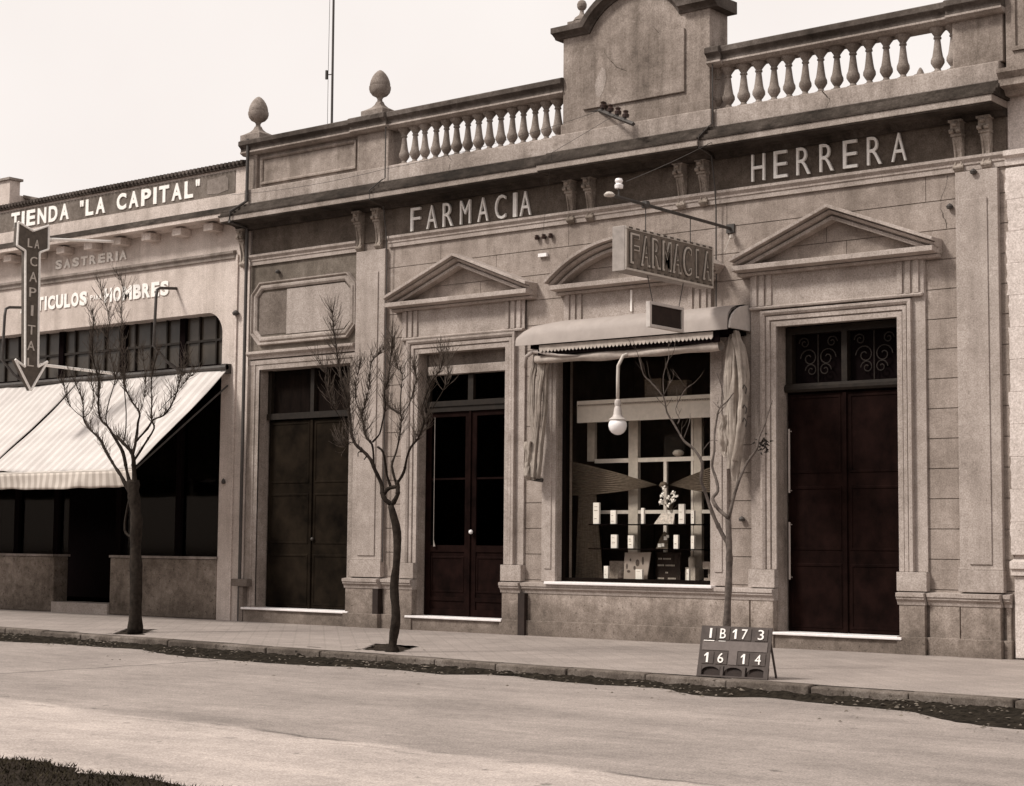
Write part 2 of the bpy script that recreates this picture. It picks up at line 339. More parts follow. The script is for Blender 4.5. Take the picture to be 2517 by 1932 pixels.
# pavement slab with openings for the three tree pits
PITS=[[(-19.75,-4.2),(-19.35,-4.0),(-20.4,-2.9),(-20.95,-2.95)],[(-14.96,-4.22),(-14.22,-4.36),(-14.93,-3.2),(-15.75,-3.12)],[(-10.08,-4.1),(-9.75,-4.12),(-9.78,-3.75),(-10.1,-3.72)]]
g=MB()
nx=1400; x0=-60; x1=20
xs=[x0+(x1-x0)*i/nx for i in range(nx+1)]
def spans(x):
    out=[]
    for p in PITS:
        ys=[]
        for (ax,ay),(bx_,by_) in zip(p,p[1:]+p[:1]):
            if (ax-x)*(bx_-x)<0: ys.append(ay+(by_-ay)*(x-ax)/(bx_-ax))
        if len(ys)>=2: out.append((min(ys)+.03*math.sin(x*31),max(ys)+.03*math.sin(x*27)))
    return out
for i in range(nx):
    a,b=xs[i],xs[i+1]; ya,yb=kerb_y(a)+.15,kerb_y(b)+.15
    segs=[((ya,yb),(.6,.6))]
    for lo,hi in spans((a+b)/2)[:1]: segs=[((ya,yb),(lo,lo)),((hi,hi),(.6,.6))]
    for lo,hi in segs: g.add([(a,lo[0],0),(b,lo[1],0),(b,hi[1],0),(a,hi[0],0)],[(0,1,2,3)])
struct('pavement',g,'tiles')
g=MB(); x=-60; k=0
while x<18:
    l=.95+.1*random.random(); a=x; b=x+l-.012; dy=random.uniform(-.012,.012); dz=random.uniform(-.008,.006)
    pts=[(a,kerb_y(a)+dy),(b,kerb_y(b)+dy)]
    g.add([(a,pts[0][1],-.3),(b,pts[1][1],-.3),(b,pts[1][1]+.149,-.3),(a,pts[0][1]+.149,-.3),
           (a,pts[0][1],dz-.004),(b,pts[1][1],dz-.004),(b,pts[1][1]+.149,dz+.003),(a,pts[0][1]+.149,dz+.003)],
          [(0,3,2,1),(4,5,6,7),(0,1,5,4),(1,2,6,5),(2,3,7,6),(3,0,4,7)]); x+=l
struct('kerb',g,'kerb',bevel=.018)
# dirt lying in the gutter, its road-side edge as uneven as in the photo
EDGE=[(-40,-3.7),(-26,-4.55),(-22,-4.95),(-20.93,-5.08),(-20.09,-4.88),(-18.97,-4.94),(-18.4,-4.85),(-17.38,-5.27),(-16.78,-5.43),(-15.29,-5.5),(-14.51,-5.45),(-14.11,-5.25),(-13.3,-5.27),(-12.61,-5.42),(-12.3,-5.1),(-11.9,-5.05),(-11.38,-5.27),(-10.6,-5.36),(-10.2,-5.26),(-9.75,-5.3),(-9.5,-5.55),(-9.16,-5.7),(-8.86,-5.7),(-8.6,-5.42),(-8.2,-5.56),(-7.7,-5.67),(-7.26,-5.72),(-6.9,-5.82),(-6.44,-6.25),(-6.02,-6.5),(-5.58,-6.6),(-4,-6.6),(0,-6.9),(14,-7.4)]
def edge(x):
    for (a,ya),(b,yb) in zip(EDGE,EDGE[1:]):
        if a<=x<=b: return ya+(yb-ya)*(x-a)/(b-a)
    return -6
def dfn(a,b):
    x=-40+52*a; yk=kerb_y(x)-.004; ye=edge(x)-.05*noise.noise(Vector((x*6,0,0)))
    if ye>yk-.04: ye=yk-.04
    y=yk+(ye-yk)*b
    h=.045*(1-b)**.8+.03*noise.noise(Vector((x*5,y*9,1)))+.018*noise.noise(Vector((x*17,y*19,4)))
    h*=min(1,(1-b)*4+.05) if b>.75 else 1
    return (x,y,-.117+max(0,h)*(1.0 if b<.99 else 0))
g=MB(); g.sheet(dfn,1300,8); struct('gutter_dirt',g,'dirt','stuff')
g=MB()
for i in range(1500):
    x=random.uniform(-24,-4)
    if noise.noise(Vector((x*.9,7,0)))<random.uniform(-.35,.25): continue
    x=x; yk=kerb_y(x); ye=edge(x); t=random.random()**1.3*1.25; y=yk-.03+(min(ye,yk-.06)-yk)*t
    if i%6==0: y=yk-abs(random.gauss(0,.9))-.05
    s=random.uniform(.008,.03)*(1.5 if i%25==0 else 1); z=-.112+(.05*(1-t) if t<1 else 0); q=random.random()*6.28
    c,sn=math.cos(q)*s,math.sin(q)*s; h=random.uniform(.2,.6)*s
    g.add([(x+c,y+sn,z),(x-sn*.6,y+c*.6,z+h*.4),(x-c,y-sn,z),(x+sn*.6,y-c*.6,z),(x,y,z+h)],[(0,1,4),(1,2,4),(2,3,4),(3,0,4),(0,3,2,1)])
struct('gutter_litter',g,'litter','stuff')
# tree-pit soil
for i,p in enumerate(PITS):
    ax,bx_=min(q[0] for q in p)-.05,max(q[0] for q in p)+.05; ay,by_=min(q[1] for q in p)-.05,max(q[1] for q in p)+.05
    g=MB(); g.sheet(lambda a,b:(ax+(bx_-ax)*a,ay+(by_-ay)*b,-.022+.05*noise.noise(Vector((a*7+i,b*7,2)))),16,14); struct('pit_soil',g,'soil','stuff')
# grass verge on the photographer's side
def vy(x): return -12.99-.12*max(0,x+8.6)+(.25*noise.noise(Vector((x*1.3,3,0)))+.1*noise.noise(Vector((x*6,1,0))))
g=MB(); g.sheet(lambda a,b:(-34+44*a,vy(-34+44*a)*(1-b)-22*b,-.118+.03*min(1,b*20)),240,6); struct('verge_soil',g,'soil')
g=MB()
for i in range(26000):
    x=random.uniform(-13,-4.5); y=vy(x)-.02-random.random()**1.2*2.4+random.uniform(-.01,.02)
    h=random.uniform(.004,.022); q=random.random()*6.28; wv=random.uniform(.003,.007); lx,ly=random.uniform(-.03,.03),random.uniform(-.03,.03)
    g.add([(x-math.cos(q)*wv,y-math.sin(q)*wv,-.11),(x+math.cos(q)*wv,y+math.sin(q)*wv,-.11),(x+lx,y+ly,-.1+h)],[(0,1,2)])
struct('grass',g,'grass','stuff')
# ================================================================== PHARMACY
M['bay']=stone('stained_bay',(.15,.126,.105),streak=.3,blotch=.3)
PT=(-15,0,0)
ph=thing('pharmacy_building',PT,'long grey stucco pharmacy with balustrade, carved pediments and three tall dark doorways','building')
def P(name,mb,mat,parent=None,**k): return mb.build(name,mat,parent or ph,T=PT,**k)
JZ=[.79+.3665*i for i in range(15)]
def courses(g,x0,x1,z0,z1,vj=0,seed=0):
    g.box(x0+.001,x1-.001,.014,.34,z0,z1)
    zs=[z0]+[z for z in JZ if z0+.05<z<z1-.05]+[z1]
    for n,(a,b) in enumerate(zip(zs,zs[1:])):
        xs=[x0,x1]
        if vj:
            rr=random.Random(n*7+seed); xx=x0+vj*rr.uniform(.4,1)
            while xx<x1-vj*.4: xs.insert(-1,xx); xx+=vj*rr.uniform(.9,1.2)
        for p,q in zip(xs,xs[1:]):
            g.box(p+(.004 if p!=x0 else 0),q-(.004 if q!=x1 else 0),0,.02,a+(.006 if a!=z0 else 0),b-(.006 if b!=z1 else 0))
g=MB()
for a,b in ((-18.5,-17.83),(-16.13,-15.18),(-12.6,-11.6),(-9.88,-8.42)): courses(g,a,b,0,4.17)
courses(g,-18.5,-8.42,4.17,5.88,vj=2.6,seed=3)
g.box(-15.18,-12.6,0,.34,0,.74)                       # under the shop window
g.box(-21.62,-21.35,-.02,.34,0,4.2); g.box(-19.28,-18.5,0,.34,0,4.2); g.box(-19.16,-18.5,0,.34,4.2,5.88)
g.box(-21.62,-8.42,.02,.34,5.88,6.9)
g.box(-21.62,-21.3,.34,9,0,6.9); g.box(-8.74,-8.42,.34,9,0,6.9); g.box(-21.3,-8.74,8.7,9,0,6.9)
P('wall',g,'wall')
g=MB(); g.box(-21.6,-8.44,.3,8.98,6.9,7.0); P('roof',g,'coping')
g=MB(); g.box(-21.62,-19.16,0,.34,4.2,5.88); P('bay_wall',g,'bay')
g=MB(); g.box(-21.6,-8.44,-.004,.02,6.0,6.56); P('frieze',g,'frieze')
# plinth
def plinth(g,c,x0,x1,d=.07,cap=True):
    g.box(x0,x1,-d,0.0,.2,.62); g.box(x0-.02,x1+.02,-d-.035,0,-.02,.215)
    if cap:
        c.prism([(0,.60),(-d-.01,.60),(-d-.02,.64),(-d-.05,.67),(-d-.05,.70),(-d-.065,.70),(-d-.065,.745),(0,.76)],'x',x0-.015,x1+.015)
for a,b,d in ((-19.24,-18.5,.12),(-18.5,-18.17,.05),(-18.17,-17.83,.1),(-16.13,-15.76,.1),(-15.76,-11.98,.06),(-11.98,-11.6,.1),(-9.88,-9.5,.1),(-9.5,-9.07,.05),(-9.07,-8.53,.12),(-8.53,-8.43,.05)):
    g=MB(); c=MB(); plinth(g,c,a+.021,b-.021,d); P('plinth',g,'plinth',bevel=.008); P('plinth_cap',c,'trim')
# string moulding and cornice
g=MB()
for a,b in ((-21.62,-19.16),(-18.49,-8.44)):
    g.prism([(0,5.875),(-.035,5.875),(-.035,5.935),(-.05,5.945),(-.05,5.97),(-.085,6.01),(-.085,6.045),(0,6.06)],'x',a,b)
P('string_moulding',g,'trim')
g=MB(); h=MB(); k=MB(); sf=MB()
for a,b,e in ((-21.92,-15.2,0),(-15.2,-12.5,.07),(-12.5,-8.42,0)):
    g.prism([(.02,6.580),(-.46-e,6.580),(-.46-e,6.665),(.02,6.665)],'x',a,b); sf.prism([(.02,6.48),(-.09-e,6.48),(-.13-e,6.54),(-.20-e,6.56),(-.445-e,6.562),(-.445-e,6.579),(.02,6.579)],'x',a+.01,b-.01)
    h.prism([(.02,6.665),(-.475-e,6.665),(-.475-e,6.69),(-.43-e,6.70),(-.41-e,6.745),(-.34-e,6.76),(-.31-e,6.82),(-.22-e,6.84),(-.20-e,6.885),(.02,6.90)],'x',a-.03,b+(.03 if b>-9 else 0))
    k.box(a+.2 if a<-21 else a,b-(.0 if b<-9 else .05),-.12-e,.3,6.90,7.15)
P('cornice',g,'mould',bevel=.006); P('cornice_cap',h,'grime_shade'); P('cornice_soffit',sf,'grime_shade'); P('parapet_base',k,'block',bevel=.015)  # soffit coloured dark to deepen the shade under the cornice
# parapet
def pier(x0,x1,z1=7.78,y=-.06):
    g=MB(); g.box(x0,x1,y,.26,7.15,z1); P('parapet_pier',g,'parapet',bevel=.01)
pier(-21.74,-21.49); pier(-19.17,-18.5); pier(-9.09,-8.44)
g=MB(); g.box(-21.49,-19.17,.0,.24,7.15,7.78)
x0,x1,z0,z1=-21.38,-19.28,7.27,7.64
g.sweep([(0,0),(.02,.0),(.035,.02),(.035,.045),(0,.05)],[(x0,z0),(x0,z1),(x1,z1),(x1,z0)],closed=True)
P('parapet_panel',g,'parapet')
def rail(x0,x1,e=0):
    g=MB(); g.prism([(.28,7.80),(.28,7.97),(.05,8.02),(-.16-e,7.99),(-.20-e,7.97),(-.20-e,7.90),(-.16-e,7.87),(-.14-e,7.85),(-.14-e,7.80)],'x',x0,x1)
    P('parapet_rail',g,'coping',bevel=.006)
    g=MB(); g.prism([(.2,7.74),(.2,7.80),(-.15-e,7.80),(-.15-e,7.775),(-.08-e,7.74)],'x',x0,x1); P('rail_bed',g,'mould')
rail(-21.8,-19.22); rail(-19.22,-18.44,.05); rail(-18.44,-15.03); rail(-12.57,-12.35,.05); rail(-12.35,-9.12); rail(-9.12,-8.40,.05)
bal=MB(); bal.lathe([(.09,0),(.09,.03),(.05,.045),(.036,.075),(.062,.11),(.086,.15),(.084,.19),(.066,.23),(.054,.30),(.042,.40),(.036,.45),(.05,.455),(.05,.472),(.04,.485),(.07,.53),(.105,.57),(.108,.60)],n=14)
b0=None
def baluster(x,z=7.15):
    global b0
    if b0 is None: b0=bal.build('baluster','baluster',ph,T=(0,0,0),smooth='auto'); o=b0
    else:
        o=b0.copy(); scene.collection.objects.link(o); o.parent=ph
    o.location=Vector((x,.06,z))-Vector(PT); o.rotation_euler=(random.uniform(-.018,.018),random.uniform(-.018,.018),random.random()*6); o.scale=(random.uniform(.94,1.04),random.uniform(.94,1.04),1)
for i in range(15): baluster(-18.27+.215*i)
for i in range(14):
    if i!=12: baluster(-12.37+.233*i)
baluster(-12.56); baluster(-9.13)
g=MB(); g.lathe([(.088,0),(.088,.035),(.05,.05),(.042,.07),(.03,.1),(.01,.13)],cx=-12.37+.233*12,cy=.06,z=7.15,n=12); P('broken_baluster_stub',g,'baluster')
def acorn(x,z,sc=.80,y=.08):
    f=MB()
    pts=[(.29,0),(.29,.10),(.22,.125),(.13,.165),(.08,.21),(.055,.26)]
    vs=[];fs=[]
    for i,(a,hh) in enumerate(pts):
        a*=sc; vs+=[(x-a,y-a*.8,z+hh),(x+a,y-a*.8,z+hh),(x+a,y+a*.8,z+hh),(x-a,y+a*.8,z+hh)]
        if i: o=4*(i-1); fs+=[(o+j,o+(j+1)%4,o+4+(j+1)%4,o+4+j) for j in range(4)]
    f.add(vs,fs+[(0,3,2,1),(20,21,22,23)])
    base=P('finial',f,'acorn')
    g=MB(); g.lathe([(a*sc,b) for a,b in ((.055,.25),(.05,.30),(.075,.33),(.15,.36),(.20,.41),(.218,.46),(.218,.50),(.198,.508),(.206,.53),(.192,.585),(.16,.65),(.115,.705),(.06,.75),(.015,.77))],cx=x,cy=y,z=z,n=20)
    P('acorn',g,'acorn',parent=base,smooth='auto')
acorn(-21.62,8.0); acorn(-18.83,8.0)
# attic
AX=-13.8
def arc(cx,hw,z0,rise,n=20,full=True):
    rad=(hw*hw+rise*rise)/(2*rise); cz=z0+rise-rad; a=math.asin(hw/rad)
    return [(cx+rad*math.sin(-a+2*a*i/n),cz+rad*math.cos(-a+2*a*i/n)) for i in range(n+1)]
top=arc(AX,.76,8.56,.44)
g=MB(); g.prism([(-15.04,7.15),(-12.56,7.15),(-12.56,8.58)]+[(x,z+.02) for x,z in reversed(top)]+[(-15.04,8.58)],'y',-.12,.34)
g.box(-15.06,-12.54,-.145,.34,7.15,7.30)
at=P('attic',g,'parapet',bevel=.006)
g=MB(); g.sweep([(.0,0),(.145,0),(.16,.025),(.22,.06),(.26,.07),(.26,.15),(-.36,.17),(-.36,0)],[(-15.17,8.56)]+top+[(-12.42,8.56)])
P('attic_cornice',g,'coping',parent=at)
pa=arc(AX,.42,8.35,.24,12)
g=MB(); g.prism([(-14.67,7.46),(-12.95,7.46),(-12.95,8.35)]+list(reversed(pa))+[(-14.67,8.35)],'y',-.155,-.12); P('attic_panel',g,'parapet',parent=at,bevel=.008)
g=MB(); g.prism([(-14.42,7.62),(-14.36,7.6),(-14.30,7.68),(-14.25,7.85),(-14.27,7.98),(-14.33,8.02),(-14.40,7.92),(-14.45,7.78)],'y',-.158,-.15); P('plaster_patch',g,'pale',parent=at)
for fx in (-14.86,-12.74):
    g=MB(); g.box(fx-.15,fx+.15,-.07,.23,8.72,8.82); g.lathe([(.13,0),(.10,.05),(.045,.09),(.03,.13),(.03,.16),(.055,.18),(.07,.21),(.072,.25),(.055,.29),(.03,.31),(.005,.32)],cx=fx,cy=.08,z=8.84,n=16); P('ball_finial',g,'acorn',parent=at)
# carved corbels
def corbel(x):
    g=MB(); g.prism([(0,5.88),(-.03,5.865),(-.065,5.89),(-.07,5.945),(-.045,5.99),(-.045,6.08),(-.07,6.18),(-.10,6.27),(-.10,6.30),(0,6.30)],'x',x-.06,x+.06)
    for dx in (-.038,.038): g.tube([(x+dx,-.07,5.93),(x+dx,-.055,6.02),(x+dx,-.065,6.12),(x+dx,-.10,6.26)],.011,n=6)
    g.tube([(x-.066,-.06,5.925),(x+.066,-.06,5.925)],.026,n=10)
    cb=P('corbel',g,'corbel')
    g=MB(); g.box(x-.07,x+.07,-.125,0,6.30,6.335); g.box(x-.085,x+.085,-.16,0,6.47,6.50)
    g.prism([(0,6.335),(-.10,6.335),(-.15,6.385),(-.15,6.47),(0,6.47)],'x',x-.062,x+.062)
    for dx in (-.045,.045): g.tube([(x+dx-.028,-.145,6.36),(x+dx+.028,-.145,6.36)],.028,n=8)
    g.tube([(x-.03,-.155,6.44),(x+.03,-.155,6.44)],.03,n=7)
    P('corbel_head',g,'corbel',parent=cb)
M['corbel']=stone('shaded_corbel',(.27,.228,.195),blotch=.35)  # shade under the cornice put into the colour, darker than the trim
for x in (-21.78,-19.10,-18.69,-14.94,-14.60,-13.06,-12.70,-9.03,-8.67): corbel(x)
# pilasters
def pilaster(x0,x1,zt=5.86):
    g=MB(); g.box(x0,x1,-.075,.0,.77,zt); g.box(x0-.015,x1+.015,-.10,0,.77,1.03); g.box(x0-.008,x1+.008,-.088,0,1.03,1.06)
    o=P('pilaster',g,'trim',bevel=.006)
    g=MB(); a,b=x0+.13,x1-.13; g.box(a,b,-.092,-.07,1.10,zt-.35); P('pilaster_panel',g,'trim',parent=o,bevel=.006)
pilaster(-19.14,-18.52); pilaster(-9.07,-8.53)
# door and window surrounds with pediments
ARCH=[(0,0),(.045,0),(.045,.07),(.03,.073),(.03,.081),(.062,.084),(.062,.135),(.045,.138),(.045,.147),(.075,.15),(.095,.18),(.095,.21),(0,.215)]
def surround(x0,x1,zt,zb,ox0,ox1):
    g=MB(); g.sweep(ARCH,[(x0,zb),(x0,zt),(x1,zt),(x1,zb)])
    g.box(ox0,x0-.2,-.035,0,zb,4.87); g.box(x1+.2,ox1,-.035,0,zb,4.87)
    for a,b in ((ox0,x0-.003),(x1+.003,ox1)): g.box(a-.01,b+.005 if b<x1 else b+.01,-.105,0,.765,zb-.003)
    s=P('door_surround',g,'trim',bevel=.004)
    return s
def entab(x0,x1):
    g=MB(); g.box(x0+.01,x1-.01,-.05,0,4.41,4.86)
    for a in (x0+.05,x1-.36):
        for k in range(3): g.box(a+k*.11,a+.07+k*.11,-.075,-.04,4.43,4.84)
    g.prism([(0,4.385),(-.09,4.385),(-.10,4.41),(-.06,4.43),(0,4.44)],'x',x0+.02,x1-.02)
    P('entablature',g,'trim',bevel=.004)
RAKE=[(0,0),(.155,0),(.155,.045),(.115,.052),(.115,.064),(.195,.072),(.225,.108),(.19,.112),(.19,.122),(.30,.126),(.30,.168),(0,.17)]
def pediment(x0,x1,kind='tri',apex=5.59):
    xc=(x0+x1)/2
    g=MB(); g.prism([(0,4.84),(-.12,4.84),(-.13,4.875),(-.10,4.882),(-.27,4.90),(-.27,4.965),(0,4.985)],'x',x0+.01,x1-.01)
    if kind=='tri': path=[(x0,4.885),(xc,apex-.17),(x1,4.885)]; g.sweep(RAKE,path,vert_ends=True)
    else: g.sweep(RAKE,arc(xc,(x1-x0)/2-.02,4.90,.50,26))
    P('pediment',g,'trim',bevel=.004)
surround(-17.83,-16.13,4.17,1.0,-18.17,-15.77); entab(-18.18,-15.76); pediment(-18.35,-15.57,'tri',5.60)
surround(-11.60,-9.88,4.15,1.0,-11.98,-9.5); entab(-11.99,-9.5); pediment(-12.15,-9.28,'tri',5.62)
entab(-15.07,-12.58); pediment(-15.16,-12.48,'arc')
g=MB(); g.box(-15.43,-15.18,-.055,0,.77,4.38); g.box(-15.37,-15.25,-.07,-.05,.95,4.2); g.box(-12.6,-12.34,-.055,0,.77,4.38); g.box(-12.53,-12.41,-.07,-.05,.95,4.2); g.box(-15.18,-12.6,-.055,.3,4.12,4.38); P('window_surround',g,'trim',bevel=.006)
# moulded panel over the first door
def chamf(x0,x1,z0,z1,c): return [(x0,z0+c),(x0,z1-c),(x0+c,z1),(x1-c,z1),(x1,z1-c),(x1,z0+c),(x1-c,z0),(x0+c,z0)]
g=MB(); g.sweep([(0,0),(.03,0),(.05,.03),(.05,.06),(.025,.09),(.06,.11),(.06,.13),(0,.14)],chamf(-21.43,-19.30,4.66,5.44,.12),closed=True)
P('wall_panel_frame',g,'mould')
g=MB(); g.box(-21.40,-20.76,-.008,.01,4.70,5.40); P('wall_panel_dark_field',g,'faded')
g=MB(); g.prism([(-20.755,4.68),(-19.45,4.68),(-19.32,4.80),(-19.32,5.30),(-19.45,5.42),(-20.755,5.42)],'y',-.012,.01); P('wall_panel_light_field',g,'pale')
g=MB(); g.prism([(0,4.30),(-.05,4.30),(-.06,4.34),(-.11,4.38),(-.11,4.42),(0,4.44)],'x',-21.6,-19.16); g.box(-21.6,-19.16,-.03,0,4.20,4.28); P('door_ledge',g,'trim',bevel=.004)
g=MB(); g.sweep([(0,0),(.03,0),(.03,.08),(.045,.085),(.045,.12),(0,.125)],[(-21.35,.26),(-21.35,4.12),(-19.28,4.12),(-19.28,.26)]); P('door_surround',g,'mould')
g=MB(); g.box(-21.35,-19.28,0,.34,4.115,4.2) ; P('door_lintel',g,'mould')
# thresholds of white marble
for a,b,z in ((-21.55,-19.14,.235),(-17.95,-16.08,.215),(-11.63,-9.81,.205)):
    g=MB(); g.box(a,b,-.15,.32,z-.035,z); P('marble_step',g,'marble',bevel=.008)
    g=MB(); g.box(a+.03,b-.03,-.11,.3,-.02,z-.036); P('step_riser',g,'plinth')
# doors
def leafpanels(g,x0,x1,z0,z1,y,t=.009,m=.09):
    g.sweep([(-y,0),(-y+t,.005),(-y+t,.03),(-y,.04)],[(x0+m,z0+m),(x0+m,z1-m),(x1-m,z1-m),(x1-m,z0+m)],closed=True)
def door_two(name,x0,x1,z0,zt,zb,mat,y=.2,panels=((0,.3),(.32,.62),(.64,1))):
    g=MB(); xc=(x0+x1)/2
    g.box(x0,x1,y+.03,y+.08,z0,zb)
    for a,b in ((x0,xc-.006),(xc+.006,x1)):
        g.box(a+.02,b,y,y+.05,z0+.01,zb-.03)
        for p,q in panels: leafpanels(g,a,b,z0+(zb-z0)*p,z0+(zb-z0)*q,y)
    g.box(xc-.025,xc+.025,y-.025,y,z0,zb-.03)
    return g
D1=P('door',door_two('d',-21.34,-19.29,.235,4.11,3.30,'olive'),'olive'); D1['label']='tall closed door with olive stained leaves'
g=MB(); g.box(-21.34,-19.29,.15,.26,3.30,3.40); g.box(-20.35,-20.27,.17,.25,3.40,4.11); g.box(-21.34,-21.26,.17,.25,3.4,4.11); P('transom_bar',g,'framewood',parent=D1)
g=MB(); g.box(-21.34,-19.29,.24,.26,3.40,4.11); P('transom_pane',g,'wood',parent=D1)
g=MB(); g.lathe([(.0,-.03),(.025,-.02),(.03,0),(.02,.02),(0,.03)],cx=-20.25,cy=.17,z=1.35,n=10); P('door_knob',g,'metal',parent=D1)
D4=P('door',door_two('d',-11.59,-9.89,.205,4.15,3.30,'woodred',y=.22),'woodred'); D4['label']='very tall closed double door of dark reddish wood'
g=MB(); g.prism([(.28,3.30),(.17,3.30),(.15,3.33),(.15,3.37),(.19,3.41),(.28,3.41)],'x',-11.59,-9.89); g.box(-11.59,-11.5,.2,.3,3.41,4.15); g.box(-9.98,-9.89,.2,.3,3.41,4.15); g.box(-11.5,-9.98,.2,.3,4.06,4.15); g.box(-10.78,-10.70,.2,.3,3.41,4.06); P('transom_frame',g,'framewood',parent=D4)
g=MB(); g.box(-11.5,-9.98,.31,.33,3.41,4.06); P('transom_backing',g,'dark',parent=D4)
for cx in (-11.14,-10.34):
    g=MB()
    for sgn in (-1,1):
        for (ox,oz,rr) in ((.13,.0,.13),(.2,.2,.08),(.1,-.16,.09)):
            pts=[]
            for k in range(22):
                q=k*.42; r_=rr*(1-k/26); pts.append((cx+sgn*(ox+r_*math.cos(q)*1.0),.25,3.74+oz+r_*math.sin(q)))
            g.tube(pts,.009,n=5)
    g.tube([(cx,.25,3.42),(cx,.25,4.05)],.01,n=5)
    P('transom_reflection_scrolls',g,'framewood',parent=D4)  # added scrolls stand in for blurred reflections in the transom
for a,b in ((1.99,2.82),(.87,1.61)):
    g=MB()
    g.tube([(-11.52,.15,a),(-11.52,.15,b)],.014,n=8)
    for z in (a+.03,b-.03): g.tube([(-11.52,.15,z),(-11.52,.23,z)],.008,n=6)
    P('pull_bar_glint',g,'hood',parent=D4)  # pale colour stands in for light glinting on the rods
# second door: glazed leaves under a roller box
g=MB(); x0,x1,xc=-17.82,-16.14,-16.93
g.box(x0,x1,.22,.26,.22,.50); 
for a,b in ((x0,xc-.005),(xc+.005,x1)):
    g.box(a,b,.15,.2,.22,.32); g.box(a,b,.15,.2,.44,.50); g.box(a,b,.15,.2,1.17,1.27); g.box(a,b,.15,.2,3.20,3.28); g.box(a,b,.16,.19,2.25,2.28)
    g.box(a,a+.11,.148,.202,.22,3.28); g.box(b-.1,b,.148,.202,.22,3.28); g.box(a+.1,b-.1,.165,.19,.3,1.2)
    leafpanels(g,a+.05,b-.05,.5,1.17,.165,m=.1)
g.box(xc-.02,xc+.02,.125,.15,.22,3.28)
D2=P('door',g,'woodred',bevel=.003); D2['label']='glazed double door with dark panes above low wood panels'
g=MB(); g.box(x0,x1,.12,.24,3.28,3.36); g.box(x0,x1,.10,.24,3.36,3.44); g.box(xc-.05,xc+.05,.13,.22,3.44,3.84); g.box(x0,x0+.08,.13,.22,3.44,3.84); g.box(x1-.08,x1,.13,.22,3.44,3.84); P('transom_frame',g,'framewood',parent=D2)
g=MB(); g.box(x0,x1,.19,.2,3.44,3.84); P('transom_pane',g,'transom',parent=D2)
for a,b in ((x0+.11,xc-.105),(xc+.105,x1-.1)):
    g=MB(); g.box(a,b,.173,.178,1.27,3.2); P('door_pane',g,'transom',parent=D2)
g=MB(); g.box(x0,x1,.5,.52,.2,4.17); g.box(x0-.2,x0,.26,.52,.2,4.17); P('dark_hall',g,'dark',parent=D2)
g=MB(); g.lathe([(0,-.035),(.028,-.022),(.034,0),(.028,.022),(0,.035)],cx=xc+.06,cy=.10,z=1.47,n=12); P('door_knob',g,'porcelain',parent=D2)
g=MB(); g.tube([(-17.62,.12,3.2),(-17.62,.12,1.35),(-17.60,.12,1.25)],[.0045,.0045,.018],n=6); P('pull_cord',g,'signbox',parent=D2)
g=MB(); g.box(x0+.1,x1,.06,.24,3.84,3.97); P('roller_blind_box',g,'mould',parent=D2,bevel=.006)
g=MB(); g.box(x0+.04,x1,.14,.26,3.97,4.17); P('blind_box_back',g,'faded',parent=D2)
# shop window
g=MB(); g.box(-15.18,-15.12,.10,.2,.78,4.12); g.box(-12.66,-12.6,.10,.2,.78,4.12); g.box(-15.12,-12.66,.10,.2,.78,.83); g.box(-15.12,-12.66,.1,.2,4.05,4.12)
SW=P('shop_window',g,'wood')
g=MB(); g.box(-15.12,-12.66,.145,.152,.83,4.05); P('glass_pane',g,'glass',parent=SW)
g=MB(); g.box(-15.30,-12.52,-.16,.1,.735,.775); P('window_sill',g,'marble',parent=SW,bevel=.008)
g=MB(); g.box(-15.18,-12.6,.1,.8,.70,.79); P('display_floor',g,'faded',parent=SW)
g=MB(); g.box(-15.7,-15.68,.34,2.6,.0,4.3); g.box(-12.1,-12.08,.34,2.6,0,4.3); g.box(-15.7,-12.1,2.6,2.62,0,4.3); g.box(-15.7,-12.1,.34,2.6,4.28,4.3); g.box(-15.7,-12.1,.8,2.6,.3,.32); P('shop_interior',g,'room',parent=SW)
# painted partition behind the display
g=MB(); y=.66
g.box(-15.15,-15.02,y,y+.06,2.5,3.1); g.box(-14.42,-14.26,y,y+.07,.79,3.1)
g.box(-13.32,-13.19,y,y+.06,.79,3.1)
P('partition_post',g,'postwood',parent=SW)
g=MB(); g.box(-13.37,-13.335,y+.01,y+.05,.79,3.1); g.box(-13.82,-13.77,y,y+.04,.79,2.48); g.box(-15.02,-12.66,y+.005,y+.045,2.47,2.53); g.box(-14.95,-12.66,y+.005,y+.045,1.74,1.79); P('glazing_bar',g,'whitewood',parent=SW)
g=MB(); g.box(-15.10,-12.66,.34,.40,3.04,3.28); g.box(-15.08,-12.66,.31,.40,3.30,3.35); P('blind_roll',g,'whitewood',parent=SW)
g=MB()
for i in range(58): g.tube([(-15.08+i*.0413,.325,3.27),(-15.08+i*.0413,.325,3.305)],.012,n=5)
P('blind_fringe',g,'postwood',parent=SW)
# letters on the frieze
g=word('FARMACIA',[-17.93,-17.60,-17.275,-16.93,-16.585,-16.25,-15.975,-15.80+.02],6.08,.36,.20,-.03,off=-.008,depth=.035)
P('lettering',g,'letter')
hx=lin(-11.86,-9.83,7)
g=word('HERRERA',hx,6.11,.36,.20,-.03,off=-.008,depth=.035); P('lettering',g,'letter')
